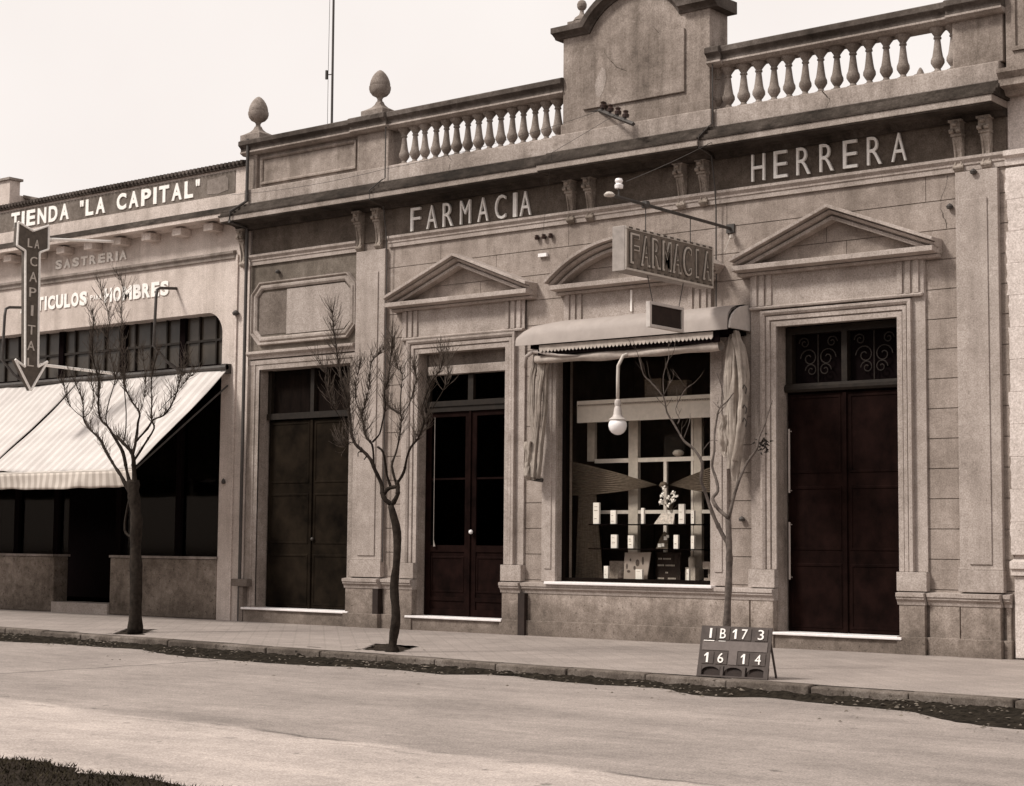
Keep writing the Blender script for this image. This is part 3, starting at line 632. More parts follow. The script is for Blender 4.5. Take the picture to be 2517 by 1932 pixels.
# pipes and fittings that belong to the building
g=MB()
for x,z0,z1,y in ((-18.47,1.0,7.8,-.09),(-12.49,4.45,7.8,-.075)):
    g=MB(); g.tube([(x,y,z0),(x,y,5.80),(x,y-.03,6.1),(x,-.19,6.5),(x,-.50,6.56),(x,-.51,6.70),(x,-.26,6.89),(x,-.16,6.95),(x,-.16,z1)],.010,n=6); P('conduit',g,'metal')
g=MB(); g.tube([(-21.64,-.10,.0),(-21.64,-.10,6.5),(-21.64,-.5,6.56),(-21.62,-.5,6.72),(-21.6,-.16,6.95),(-21.6,-.16,8.0)],.028,n=8); P('downpipe',g,'metal')
for x0_,x1_ in ((-18.62,-18.51),(-15.78,-15.66)):
    g=MB(); g.box(x0_,x1_,-.12-.02,-.04,.0,.60); P('rusty_drain_cover',g,'darkcard')
g=MB(); g.box(-21.80,-21.42,-.15,-.02,.57,.69); g.box(-21.66,-21.54,-.12,-.02,.0,.57); P('drain_box',g,'faded',bevel=.01)
for a,b,z in ((-15.56,-15.30,5.73),):
    for i in range(3):
        g=MB(); g.lathe([(.0,-.035),(.03,-.03),(.038,0),(.025,.015),(.035,.03),(0,.045)],cx=a+i*.125,cy=-.04,z=z,n=10); P('insulator_knob',g,'brownpor')
for x,z in ((-9.16,5.46),(-8.82,5.84),(-12.12,1.65),(-20.95,5.72)):
    g=MB(); g.lathe([(0,-.035),(.035,-.028),(.045,0),(.03,.02),(0,.04)],cx=x,cy=-.1 if x>-9 else -.04,z=z,n=10); P('insulator_knob',g,'metal')
g=MB(); g.box(-15.53,-15.38,-.05,0,5.44,5.49); P('junction_box',g,'porcelain')
g=MB(); g.box(-13.885,-13.86,-.075,-.04,4.52,4.82); P('conduit_stub',g,'letter')
for x in (-17.2,-17.05,-16.95,-16.7,-16.5,-15.9):
    pass

M['crack']=plain('crack_shadow',(.05,.04,.033),rough=1,spec=0)
rr=random.Random(77)
def crackline(pts,y,w_=.006):
    g=MB(); P_=[]
    for (a,c_),(d_,e) in zip(pts,pts[1:]):
        for k in range(6): t=k/6; P_.append((a+(d_-a)*t+rr.uniform(-.012,.012),c_+(e-c_)*t+rr.uniform(-.012,.012)))
    P_.append(pts[-1])
    for (a,c_),(d_,e) in zip(P_,P_[1:]):
        w2=w_*rr.uniform(.3,1); g.add([(a-w2,y,c_-w2),(a+w2,y,c_+w2),(d_+w2,y,e+w2),(d_-w2,y,e-w2)],[(0,1,2,3)])
    P('crack',g,'crack')
crackline([(-15.0,5.5),(-15.12,5.1),(-15.0,4.75),(-15.1,4.4)],-.0015)
crackline([(-9.2,5.85),(-9.3,5.5),(-9.22,5.2)],-.0015)
crackline([(-14.3,8.25),(-14.1,8.0),(-13.9,7.9)],-.1565,.004)
crackline([(-17.2,6.9+.02),(-17.15,7.05),(-17.22,7.15)],-.1215,.006)
crackline([(-10.8,6.92),(-10.75,7.02),(-10.86,7.15)],-.1215,.006)
# ================================================================== DRAPERY SHOP ON THE LEFT
LT=(-25,0,0)
sh=thing('drapery_shop',LT,'low pale shop on the left with painted TIENDA LA CAPITAL band and wide dark opening','building')
def Q(name,mb,mat,parent=None,**k): return mb.build(name,mat,parent or sh,T=LT,**k)
g=MB(); XL=-38
g.box(-22.30,-21.66,0,.4,0,5.17); g.box(XL,-21.66,0,.4,5.17,6.6); g.box(XL,-21.70,.0,.4,6.6,7.60)
# rounded corner of the opening
pts=[(-22.30,4.77)]+[(-22.30-.38+.38*math.cos(q),4.79+.38*math.sin(q)) for q in [i*math.pi/2/10 for i in range(11)]]+[(-22.68,5.17),(-22.30,5.17)]
g.prism([(-22.30,5.169),(-22.30,4.79)]+[(-22.68+.38*math.cos(q),4.79+.38*math.sin(q)) for q in [i*math.pi/2/10 for i in range(1,10)]]+[(-22.68,5.169)],'y',.002,.38)
g.box(-21.98,-21.93,-.03,0,0,6.1)
g.box(XL,-37.6,.4,9,0,6.6); g.box(-22,-21.66,.4,9,0,6.6); g.box(-37.6,-22,8.7,9,0,6.6)
Q('wall',g,'lpl')
g=MB(); g.box(XL,-21.7,.3,9,6.6,6.7); Q('roof',g,'coping')
g=MB(); g.box(-25.07,-22.30,-.02,.3,0,1.0); g.box(XL,-26.67,-.02,.3,0,1.0); Q('low_wall',g,'lplow',bevel=.02)
g=MB(); g.box(-25.07,-22.28,-.05,.34,1.0,1.04); g.box(XL,-26.67,-.05,.34,1.0,1.04); Q('low_wall_sill',g,'lgrey')
g=MB(); g.box(-26.67,-25.07,-.06,.4,-.02,.185); Q('door_step',g,'trim',bevel=.01)
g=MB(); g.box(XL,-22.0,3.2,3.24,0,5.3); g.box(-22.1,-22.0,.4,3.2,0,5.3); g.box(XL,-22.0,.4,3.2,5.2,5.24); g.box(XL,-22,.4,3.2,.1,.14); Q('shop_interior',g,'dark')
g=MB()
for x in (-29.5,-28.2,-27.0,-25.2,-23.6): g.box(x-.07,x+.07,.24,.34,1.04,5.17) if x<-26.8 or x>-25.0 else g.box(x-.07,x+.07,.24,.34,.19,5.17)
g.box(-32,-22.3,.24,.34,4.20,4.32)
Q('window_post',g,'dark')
g=MB()
for x in [-29.2+.43*i for i in range(17)]: g.box(x-.017,x+.017,.26,.31,4.32,5.17)
g.box(-32,-22.3,.262,.308,4.72,4.76); Q('transom_glazing_bar',g,'framewood')
g=MB()
rnd=random.Random(5)
for i,x in enumerate([-29.2+.43*k for k in range(16)]):
    g.box(x+.02,x+.41,.30,.305,4.76,5.16); g.box(x+.02,x+.41,.30,.305,4.33,4.72)
M['tpane']=plain('dusty_transom_glass',(.042,.033,.025),var=.6,scale=1.2,rough=.35,spec=.4); Q('transom_pane',g,'tpane')
g=MB(); g.box(-25.0,-22.35,.30,.31,1.04,4.2); g.box(-32,-26.7,.30,.31,1.04,4.2); Q('shop_window_pane',g,'transom')
g=MB(); g.box(XL,-22.06,-.012,.01,7.16,7.555); 
Q('sign_band',g,'lband')
g=MB(); g.prism([(.02,6.66),(-.1,6.66),(-.12,6.69),(-.36,6.69),(-.36,6.76),(.02,6.76)],'x',XL,-21.76); g.box(XL,-21.72,-.05,.02,6.93,7.15) ; Q('cornice',g,'lpl')
g=MB(); g.prism([(.02,6.76),(-.375,6.76),(-.36,6.80),(-.28,6.82),(-.26,6.88),(-.05,6.93),(.02,6.93)],'x',XL,-21.76); Q('cornice_cap',g,'grime_shade')
for i in range(20):
    x=-22.46-.805*i
    if x<-33: break
    g=MB(); g.box(x-.12,x+.12,-.24,0,6.53,6.66); Q('cornice_block',g,'lpl',bevel=.012)
g=MB(); g.box(XL,-21.72,-.05,.3,7.60,7.63)
x=XL
while x<-21.8:
    g.tube([(x,-.10,7.655),(x+.02,.32,7.72)],.037,n=7); x+=.098
Q('tile_coping',g,'coping')
g=MB(); g.prism([(0,6.05),(-.035,6.05),(-.04,6.10),(-.075,6.13),(-.075,6.17),(0,6.185)],'x',XL,-22.0); Q('string_moulding',g,'lgrey')
def fitword(txt,x0,x1,z,h,y,off,depth,space=.5,mat='lettergold',gap=.22):
    wts=[{'I':.42,' ':space,'"':.5,'M':1.25,'L':.85}.get(c,1) for c in txt]
    tot=sum(wts); u_=(x1-x0)/tot; mb=MB(); x=x0
    for c,wt in zip(txt,wts):
        if c!=' ':
            ww=u_*wt*(1-gap)
            if c=='"': put_glyph(mb,c,(x+u_*wt/2,y,z+h*.62),(1,0,0),(0,0,1),ww*.8,h*.38,off,depth=depth)
            elif c=='I': put_glyph(mb,c,(x+u_*wt/2,y,z),(1,0,0),(0,0,1),u_*.26,h,off,depth=depth)
            else: put_glyph(mb,c,(x+u_*wt/2,y,z),(1,0,0),(0,0,1),ww,h,off,depth=depth)
        x+=u_*wt
    return mb
Q('lettering',fitword('TIENDA "LA CAPITAL"',-28.34,-22.9,7.21,.30,-.02,.035,.02,space=.75),'letter')
Q('lettering',fitword('SASTRERIA',-26.93,-24.83,6.30,.17,-.012,.045,.012),'lettergold')
Q('lettering',fitword('ARTICULOS',-27.95,-25.93,5.56,.26,-.012,.05,.012,gap=.12),'letter')
Q('lettering',fitword('PARA',-25.86,-25.52,5.64,.09,-.012,.02,.012),'letter')
Q('lettering',fitword('HOMBRES',-25.46,-23.68,5.56,.26,-.012,.05,.012,gap=.12),'letter')
g=MB(); g.prism([(-22.75,7.22),(-22.45,7.20),(-22.22,7.24),(-22.22,7.42),(-22.3,7.5),(-22.75,7.46)],'y',-.018,.0); Q('worn_paint',g,'lgrey')
g=MB(); g.lathe([(0,-.05),(.045,-.04),(.06,0),(.04,.03),(0,.05)],cx=-21.93,cy=-.05,z=5.11,n=10); Q('wall_knob',g,'metal')
g=MB(); g.box(-22.19,-22.06,-.12,0,4.10,4.26); Q('awning_pulley',g,'metal')
g=MB(); g.lathe([(0,-.05),(.03,-.04),(.035,0),(.02,.03),(0,.05)],cx=-22.15,cy=-.04,z=2.30,n=10); Q('wall_hook',g,'metal')
# ---------------- striped street awning
aw=thing('striped_awning',(-25,-.1,4.2),'large pale striped canvas awning sloping down over the shop front on the left','awning')
AT=(-25,-.1,4.2)
def canopy(xa,xb,name='canopy'):
    g=MB()
    def fn(a,b):
        x=xa+(xb-xa)*a; y=-.06-1.96*b; z=4.18+(2.42-4.18)*b
        s=.055*math.sin(math.pi*b)*(.6+.4*math.cos(a*9)); rip=.012*math.sin(x*37)*math.sin(math.pi*b*.9)
        cr=.05*noise.noise(Vector((x*.9+b*1.5,b*2,3)))+.014*noise.noise(Vector((x*3.5-b*4,b*2.5,9)))
        return (x,y,z-s+rip*.5+cr)
    g.sheet(fn,90,24); return g.build(name,'awn',aw,T=AT,smooth=True,solid=.008)
def valance(xa,xb):
    g=MB()
    def fn(a,b):
        x=xa+(xb-xa)*a; z=2.40-.24*b+.02*b*noise.noise(Vector((x*2.2,0,0)))-.03*math.sin(math.pi*a)*b
        return (x,-2.02-.05*b*noise.noise(Vector((x*2.6,b,5)))-.03*b*math.sin(x*2.3),z)
    g.sheet(fn,160,6); return g.build('valance','val',aw,T=AT,smooth=True,solid=.006)
canopy(-33,-26.02); canopy(-25.99,-22.07)
valance(-33,-26.02); valance(-25.99,-22.07)
g=MB(); g.tube([(-33,-2.0,2.41),(-22.04,-2.0,2.41)],.025,n=8); g.build('front_bar','postwood',aw,T=AT)
for x in (-22.12,-26.0,-30):
    g=MB(); g.tube([(x,-.02,3.9 if x>-23 else 2.6),(x,-1.98,2.39)],.016,n=6); g.build('folding_arm','metal',aw,T=AT)
g=MB(); g.tube([(-33,-.1,4.20),(-22.06,-.1,4.20)],.045,n=10); g.build('roller','metal',aw,T=AT)
# ---------------- arrow sign, standing out from the wall
ar=thing('arrow_sign',(-24.95,-1.94,5.2),'tall downward arrow sign with CAPITAL lettered down its shaft beside striped awning','sign')
RT=(-24.95,-1.94,5.2); X0=-24.95
out=[(-2.28,6.64),(-1.975,6.53),(-1.66,6.67),(-1.65,6.26),(-1.83,6.18),(-1.79,4.22),(-1.60,4.33),(-1.92,3.81),(-2.25,4.31),(-2.05,4.20),(-2.12,6.17),(-2.29,6.24)]
g=MB(); g.prism(out,'x',X0-.07,X0+.03); g.build('body','signdark',ar,T=RT)
g=MB()
n=len(out)
for i in range(n):
    a,b=out[i],out[(i+1)%n]; g.tube([(X0+.04,a[0],a[1]),(X0+.04,b[0],b[1])],.02,n=6)
g.build('rim','letter',ar,T=RT)
g=MB()
for ch,z,w_,h_ in (('C',5.93,.14,.16),('A',5.66,.15,.17),('P',5.40,.14,.16),('I',5.08,.045,.18),('T',4.76,.15,.16),('A',4.49,.15,.16),('L',4.22,.13,.14)):
    put_glyph(g,ch,(X0+.035,-1.945,z),(0,1,0),(0,0,1),w_,h_,.0,depth=.02)
g.build('lettering','postwood',ar,T=RT)
g=MB()
for ch,y in (('L',-2.03),('A',-1.89)): put_glyph(g,ch,(X0+.035,y,6.24),(0,1,0),(0,0,1),.09,.15,.0,depth=.02)
g.build('lettering','postwood',ar,T=RT)
for (ya,za,zb) in ((-1.65,6.44,6.62),(-1.72,4.27,4.24)):
    g=MB(); g.tube([(X0,ya,za),(X0,0,zb)],.025,n=8); g.build('support_bar','letter',ar,T=RT)
g=MB(); g.box(X0-.05,X0+.05,-.1,0,6.54,6.70); g.build('wall_bracket','metal',ar,T=RT)
# ---------------- two goose-neck pipes above the awning
for lab,xx in (('bent iron pipe beside the word HOMBRES above the awning',-23.5),('bent iron pipe at the far left behind the arrow sign',-27.8)):
    g=MB(); g.tube([(xx,0,5.66),(xx+.02,-.38,5.62),(xx+.05,-.47,5.58),(xx+.05,-.49,5.45),(xx+.03,-.5,4.62),(xx+.2,-.35,4.35),(xx+.42,-.12,4.12)],.026,n=8)
    o=g.build('bent_pipe','metal',None,T=(xx,0,5.6),smooth=True); tag(o,lab,'pipe','bent pipes above the striped awning')
# ================================================================== NEIGHBOUR ON THE RIGHT
NT=(-5,0,0)
nb=thing('neighbouring_house',NT,'pale plastered house with quoined corner at the right edge of the picture','building')
def U(name,mb,mat,**k): return mb.build(name,mat,nb,T=NT,**k)
g=MB(); g.box(-8.42,4,.01,.4,0,6.9); g.box(-8.42,4,.01,.3,6.9,8.3); g.box(-8.42,-8.1,.4,9,0,6.9); g.box(3.7,4,.4,9,0,6.9); g.box(-8.1,3.7,8.7,9,0,6.9); U('wall',g,'nb')
g=MB(); rr=random.Random(3)
for i in range(12):
    z=1.22+.385*i; a=-8.44+rr.uniform(-.012,.02); 
    pts=[(a+rr.uniform(-.01,.012),z+.384*k/6) for k in range(7)]
    g.prism(pts+[(-7.7,z+.384),(-7.7,z)],'y',-.045,.005)
U('quoin',g,'nb',bevel=.006)
g=MB(); g.box(-8.40,4,-.05,.0,.02,.97); U('plinth',g,'nb')
g=MB(); g.prism([(0,.97),(-.09,.98),(-.09,1.05),(-.12,1.06),(-.12,1.14),(0,1.17)],'x',-8.43,4); g.prism([(0,5.87),(-.05,5.87),(-.06,5.95),(-.11,5.98),(-.11,6.04),(0,6.07)],'x',-8.44,4); U('string_moulding',g,'nb')
g=MB(); g.prism([(0,6.70),(-.12,6.70),(-.16,6.76),(-.3,6.78),(-.3,6.86),(-.36,6.93),(-.36,6.98),(0,7.02)],'x',-8.40,4); U('cornice',g,'parapet')
g=MB(); g.box(-8.40,-7.2,-.06,.3,7.02,8.25); g.sweep([(.06,0),(.09,0),(.09,.05),(.06,.05)],[(-8.27,7.3),(-8.27,8.1),(-7.33,8.1),(-7.33,7.3)],closed=True); U('parapet_pier',g,'parapet')
g=MB(); g.box(-8.3,3.9,.3,8.9,6.9,7.0); U('roof',g,'coping')
# ================================================================== HOUSE FAR LEFT, SEEN OVER THE SHOP ROOF
hf=thing('distant_house',(-44,8,0),'top corner of a pale house seen over the shop roof at far left','building')
g=MB(); g.box(-60,-36.95,6,16,0,9.9); g.box(-60,-36.95,6,6.3,9.9,10.25); g.box(-36.95,-34,6.5,16,0,9.55); g.build('wall','lpl',hf,T=(-44,8,0))
g=MB(); g.box(-60,-36.9,5.94,6.36,10.25,10.31); g.prism([(-36.95,9.93),(-34,9.15),(-34,9.1),(-36.95,9.86)],'y',6.4,16); g.build('roof','lgrey',hf,T=(-44,8,0))
# ================================================================== FLAGPOLE
fp=thing('flagpole',(-21.78,2,7.0),'thin bare flagpole rising behind the parapet between the two acorn finials','pole')
g=MB(); g.tube([(-21.78,2,6.7),(-21.79,2,9),(-21.81,2,14)],[.024,.022,.018],n=10); g.build('shaft','metal',fp,T=(-21.78,2,7))
g=MB(); g.tube([(-21.90,1.96,9.52),(-21.90,1.96,9.68)],.025,n=6); g.tube([(-21.9,1.96,9.6),(-21.8,2,9.6)],.01,n=5); g.build('cleat','metal',fp,T=(-21.78,2,7))
g=MB(); g.tube([(-21.86,1.97,7.2),(-21.87,1.97,9.6),(-21.85,1.97,13.8)],.006,n=4); g.build('halyard','metal',fp,T=(-21.78,2,7))
# ================================================================== INSULATOR RACK AND WIRES
rk=thing('insulator_rack',(-14.2,-.2,7.2),'iron rack with dark cup insulators slanting out from the tall central parapet','rack')
a=Vector((-14.40,-.12,7.42)); b=Vector((-13.46,-.62,6.99))
g=MB(); g.tube([a,b],.03,n=4); g.tube([a+Vector((-.35,.02,.0)),a],.012,n=5); g.build('arm','metal',rk,T=(-14.2,-.2,7.2))
for k in range(4):
    p=a.lerp(b,.12+.22*k); g=MB(); g.tube([p,p+Vector((0,0,.07))],.012,n=5); g.lathe([(.0,.05),(.045,.05),(.05,.09),(.03,.11),(.04,.14),(.0,.16)],cx=p.x,cy=p.y,z=p.z,n=10); g.build('insulator','brownpor',rk,T=(-14.2,-.2,7.2))
def wire(lab,pts,r_=.0032,sag=.1):
    P_=[]
    for (p,q) in zip(pts,pts[1:]):
        p=Vector(p);q=Vector(q)
        for k in range(9): t=k/9; v=p.lerp(q,t); v.z-=sag*4*t*(1-t)*(q-p).length/6; P_.append(v)
    P_.append(Vector(pts[-1])); g=MB(); g.tube(P_,r_,n=4); o=g.build('wire','metal',None,T=pts[0]); tag(o,lab,'wire','thin wires on the pharmacy front')
wire('thin dark wire from the slanting rack running left along the parapet base',[(-14.25,-.2,7.40),(-18.2,-.5,6.99),(-21.6,-.5,7.0)])
wire('thin dark wire from the slanting rack down to the three knobs above the arched pediment',[(-13.9,-.38,7.25),(-14.9,-.56,6.80),(-15.44,-.06,5.76)],sag=.02)
wire('short pale wire hanging from the cornice to the knob on the sign bar',[(-12.32,-.44,6.62),(-12.3,-2.45,5.75)],r_=.005,sag=.05)
M['signface']=plain('sign_face_paint',(.16,.132,.11),var=.35,scale=14,rough=.6)
# ================================================================== HANGING FARMACIA SIGN AND ITS BAR
bx=-12.30
br=thing('sign_bar',(bx,-1.4,5.52),'long iron bar standing straight out from the wall above the box sign','bracket')
BT=(bx,-1.4,5.52)
g=MB(); g.tube([(bx,0,5.52),(bx,-2.78,5.53)],.022,n=8); g.build('bar','metal',br,T=BT)
g=MB(); g.box(bx-.06,bx+.06,-.03,.0,5.46,5.58); g.build('wall_plate','metal',br,T=BT)
g=MB(); g.lathe([(0,-.05),(.05,-.04),(.06,0),(.05,.04),(0,.05)],cx=bx,cy=-2.02,z=5.53,n=8); g.build('clamp','metal',br,T=BT)
g=MB(); g.tube([(bx,-2.6,5.54),(bx,-2.6,5.66)],.012,n=6); g.build('insulator_pin','metal',br,T=BT)
g=MB(); g.lathe([(.0,0),(.05,.01),(.055,.05),(.035,.07),(.05,.1),(.04,.13),(0,.14)],cx=bx,cy=-2.6,z=5.63,n=12); g.build('insulator','porcelain',br,T=BT)
g=MB(); g.lathe([(0,-.03),(.06,-.02),(.07,.0),(.04,.03),(0,.04)],cx=bx,cy=-2.8,z=5.53,n=10); g.build('end_cap','postwood',br,T=BT)
for y in (-2.02,-1.0):
    g=MB(); g.tube([(bx,y,5.52),(bx,y,5.2)],.007,n=5); g.build('hanger','metal',br,T=BT)
BS=(bx,-1.45,4.95)
bs=thing('box_sign',BS,'grey sheet metal box sign with outlined FARMACIA letters hanging over the shop awning','sign')
xa,xb=bx-.19,bx+.0
def sh_prism(mb,x0,x1,d=0):  # slightly sloping box, like the photo's
    mb.prism([(-2.47-d,4.645),(-.45+d,4.665),(-.45+d,5.215),(-2.47-d,5.205)],'x',x0,x1)
g=MB(); sh_prism(g,xa,xb); g.build('box',"signbox",bs,T=BS,bevel=.008)
g=MB(); g.box(xb+.0005,xb+.004,-2.44,-.48,4.68,5.18); g.build('face_panel','signface',bs,T=BS)
g=MB()
for y0,y1,z0,z1 in ((-2.46,-.46,5.17,5.20),(-2.46,-.46,4.66,4.685),(-2.46,-2.435,4.69,5.165),(-.485,-.46,4.69,5.165)): g.box(xb,xb+.012,y0,y1,z0,z1)
g.build('face_frame','signlight',bs,T=BS)
g=MB()
for i in range(13):
    y=-2.40+i*.152; g.box(xb+.002,xb+.014,y,y+.08,5.178,5.200); g.box(xb+.002,xb+.014,y+.03,y+.09,4.69,4.71)
g.build('dark_dashes','signdark',bs,T=BS)
LY=lin(-2.28,-.63,8)
for nm,mat,off,w_,h_,z,dp,xx in (('letter_outline','signdark',.012,.212,.405,4.735,.012,xb+.008),('letter_face','signlight',.018,.185,.38,4.745,.03,xb+.012),('letter_inline','signdark',-.008,.14,.33,4.77,.01,xb+.030)):
    g=MB()
    for ch,y in zip('FARMACIA',LY): put_glyph(g,ch,(xx,y,z),(0,1,0),(0,0,1),w_*(.30 if ch=='I' else 1),h_,off,depth=dp)
    g.build(nm,mat,bs,T=BS)
SS=(bx,-1.56,4.16)
ss=thing('small_hanging_sign',SS,'small dark framed board hanging by two wires under the box sign','sign')
g=MB(); g.box(bx-.03,bx+.0,-1.92,-1.21,4.03,4.30); g.build('panel','darkcard',ss,T=SS)
g=MB(); g.box(bx-.04,bx+.02,-1.95,-1.91,4.005,4.325); g.box(bx-.04,bx+.02,-1.22,-1.18,4.005,4.325); g.box(bx-.04,bx+.02,-1.91,-1.22,4.29,4.325); g.box(bx-.04,bx+.02,-1.91,-1.22,4.005,4.04); g.build('frame','lmetal',ss,T=SS)
for y,yy in ((-1.86,-1.93),(-1.27,-1.12)):
    g=MB(); g.tube([(bx,y,4.32),(bx-.03,yy,4.65)],.006,n=5); g.build('hanger','metal',ss,T=SS)
# stay rod beside the box sign
g=MB(); g.tube([(-12.27,-.02,5.40),(-12.26,-.1,5.38),(-12.33,-.12,5.20)],.007,n=5); g.lathe([(0,-.03),(.028,-.02),(.03,0),(.02,.03),(0,.035)],cx=-12.26,cy=-.06,z=5.40,n=10)
tag(g.build('wire_stay','postwood',None,T=(-12.27,0,5.4)),'short wire stay with a white knob just left of the right-hand pediment','wire')
# ================================================================== PHARMACY AWNING
WT=(-13.75,-.3,4.1)
wa=thing('window_awning',WT,'rolled up canvas awning under a pale rounded metal hood above the display window','awning')
g=MB()
prof=[(-.0,4.475),(-.14,4.465),(-.30,4.435),(-.42,4.39),(-.50,4.32),(-.525,4.24),(-.53,4.10),(-.515,4.10),(-.505,4.23),(-.48,4.30),(-.40,4.37),(-.29,4.415),(-.14,4.445),(0,4.455)]
def hood(a,b):
    i=int(round(a*26)); 
    return None
xs_=[-15.60,-15.52,-15.36,-14.9]+[-14.9+2.86*i/12 for i in range(1,13)]
vs=[];fs=[]; mm=len(prof)
for i,x in enumerate(xs_):
    k={0:.55,1:.72,2:.9}.get(i,1)
    dent=.012*noise.noise(Vector((x*2.3,0,3)))
    for (y,z) in prof: vs.append((x,y*(.75+.25*k),4.12+(z-4.12)*k+dent*(1 if z>4.2 else 0)))
for i in range(len(xs_)-1):
    for q in range(mm): fs.append((i*mm+q,(i+1)*mm+q,(i+1)*mm+(q+1)%mm,i*mm+(q+1)%mm))
fs.append(tuple(range(mm))); g.add(vs,fs)
g.build('hood','hood',wa,T=WT,smooth='auto')
g=MB(); g.prism([(0,4.12),(-.52,4.12),(-.50,4.22),(-.44,4.31),(-.35,4.375),(-.24,4.425),(-.1,4.455),(0,4.46)],'x',-12.03,-12.0); g.build('hood_end','lmetal',wa,T=WT)
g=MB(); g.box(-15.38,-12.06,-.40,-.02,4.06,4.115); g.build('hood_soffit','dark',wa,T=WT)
# two layers of rolled canvas with a scalloped edge hanging over the lower one
g=MB()
def rollf(a,b):
    x=-15.30+3.06*a; q=b*2*math.pi; rr=.062+.008*math.sin(x*7)+.006*math.sin(3*q+x*4); d=.10*max(0,1-a*9)**2
    return (x,-.36+rr*math.cos(q)*1.1,3.915+.0*a+d*0-.02*math.sin(math.pi*a)+rr*math.sin(q))
g.sheet(rollf,120,16); g.build('rolled_canvas','cloth',wa,T=WT,smooth=True)
g=MB()
for i in range(46):
    x=-15.16+i*.0625
    P2=[(x,4.09),(x,4.03),(x+.008,4.005),(x+.031,3.985),(x+.054,4.005),(x+.0625,4.03),(x+.0625,4.09)]
    g.prism([(a_,b_) for a_,b_ in P2],'y',-.485,-.478)
g.build('scalloped_valance','cloth',wa,T=WT)
g=MB(); g.box(-15.2,-12.2,-.46,-.44,3.95,4.10); g.build('valance_gap_shade','dark',wa,T=WT)  # dark box added to put shade into the gaps behind the teeth
def bundle(name,rows,y0,folds,amp,mat,seed):
    """hanging gathered cloth: rows of (z, x left, x right)"""
    g=MB()
    def fn(a,b):
        t=b*(len(rows)-1); i=min(int(t),len(rows)-2); k=t-i
        z=rows[i][0]*(1-k)+rows[i+1][0]*k; xl=rows[i][1]*(1-k)+rows[i+1][1]*k; xr=rows[i][2]*(1-k)+rows[i+1][2]*k
        q=a*2*math.pi; ca,sa=math.cos(q),math.sin(q); hw=(xr-xl)/2
        fl=1+.30*math.sin(folds*q+seed+b*2.5+1.2*noise.noise(Vector((ca,sa,b*3+seed))))*abs(math.sin(b*5+seed*2+q))**.5+.30*noise.noise(Vector((ca*2.2,sa*2.2,b*9+seed)))
        dy=(hw*.55+.02)*amp
        return ((xl+xr)/2+ca*hw*fl+.012*math.sin(b*13+seed),y0+sa*dy*fl+.02*math.sin(b*9+seed),z)
    g.sheet(fn,72,46); return g.build(name,mat,wa,T=WT,smooth=True)
for k,rows in enumerate(([(4.03,-15.46,-15.38),(3.7,-15.50,-15.42),(3.2,-15.49,-15.40),(2.8,-15.46,-15.38),(2.4,-15.50,-15.40),(2.2,-15.47,-15.40)],
        [(4.0,-15.34,-15.22),(3.7,-15.30,-15.20),(3.3,-15.36,-15.28),(2.9,-15.40,-15.33),(2.45,-15.45,-15.36),(2.24,-15.42,-15.36)],
        [(3.95,-15.22,-15.12),(3.7,-15.25,-15.17),(3.3,-15.28,-15.22),(2.8,-15.31,-15.26),(2.4,-15.36,-15.30),(2.22,-15.37,-15.32)],
        [(2.75,-15.52,-15.40),(2.5,-15.56,-15.42),(2.3,-15.56,-15.44),(2.2,-15.52,-15.46)])):
    bundle('left_hanging_canvas',rows,-.24-.04*(k%2),3,1.0,'clothd',1.0+k)
for k,rows in enumerate(([(4.10,-12.14,-12.06),(3.9,-12.18,-12.08),(3.5,-12.26,-12.14),(3.1,-12.25,-12.13),(2.8,-12.24,-12.12),(2.5,-12.22,-12.12),(2.3,-12.2,-12.12)],
        [(4.10,-12.08,-12.0),(3.9,-12.06,-11.93),(3.5,-12.02,-11.89),(3.2,-12.0,-11.88),(2.9,-12.02,-11.91),(2.6,-12.06,-11.97),(2.4,-12.1,-12.02)],
        [(4.0,-12.16,-12.02),(3.75,-12.16,-12.04),(3.3,-12.18,-12.03),(2.9,-12.16,-12.03),(2.6,-12.18,-12.02),(2.35,-12.16,-12.04),(2.14,-12.13,-12.07)],
        [(3.0,-12.29,-12.20),(2.8,-12.31,-12.19),(2.6,-12.28,-12.18),(2.45,-12.24,-12.17)])):
    bundle('right_hanging_canvas',rows,-.24-.05*(k%2),3,1.2,'clothd',3.2+k)
g=MB(); g.tube([(-15.44,-.36,3.99),(-15.30,-.42,4.02),(-15.1,-.44,3.98),(-14.8,-.44,3.93),(-14.5,-.42,3.91)],[.02,.035,.03,.024,.012],n=8); g.tube([(-15.30,-.43,4.02),(-15.44,-.42,3.95),(-15.50,-.38,3.80)],[.03,.03,.008],n=8); g.build('loose_canvas_fold','hood',wa,T=WT,smooth=True)
g=MB(); g.tube([(-15.56,-.16,2.24),(-15.45,-.22,2.22),(-15.30,-.2,2.20)],.03,n=8); g.build('winding_gear','metal',wa,T=WT)
for z in (3.33,3.07,2.9): g=MB(); g.tube([(-11.93+.0,-.33,z),(-11.89,-.36,z+.05),(-11.87,-.33,z+.0),(-11.90,-.3,z-.06)],.009,n=5); g.build('rope_loop','metal',wa,T=WT)
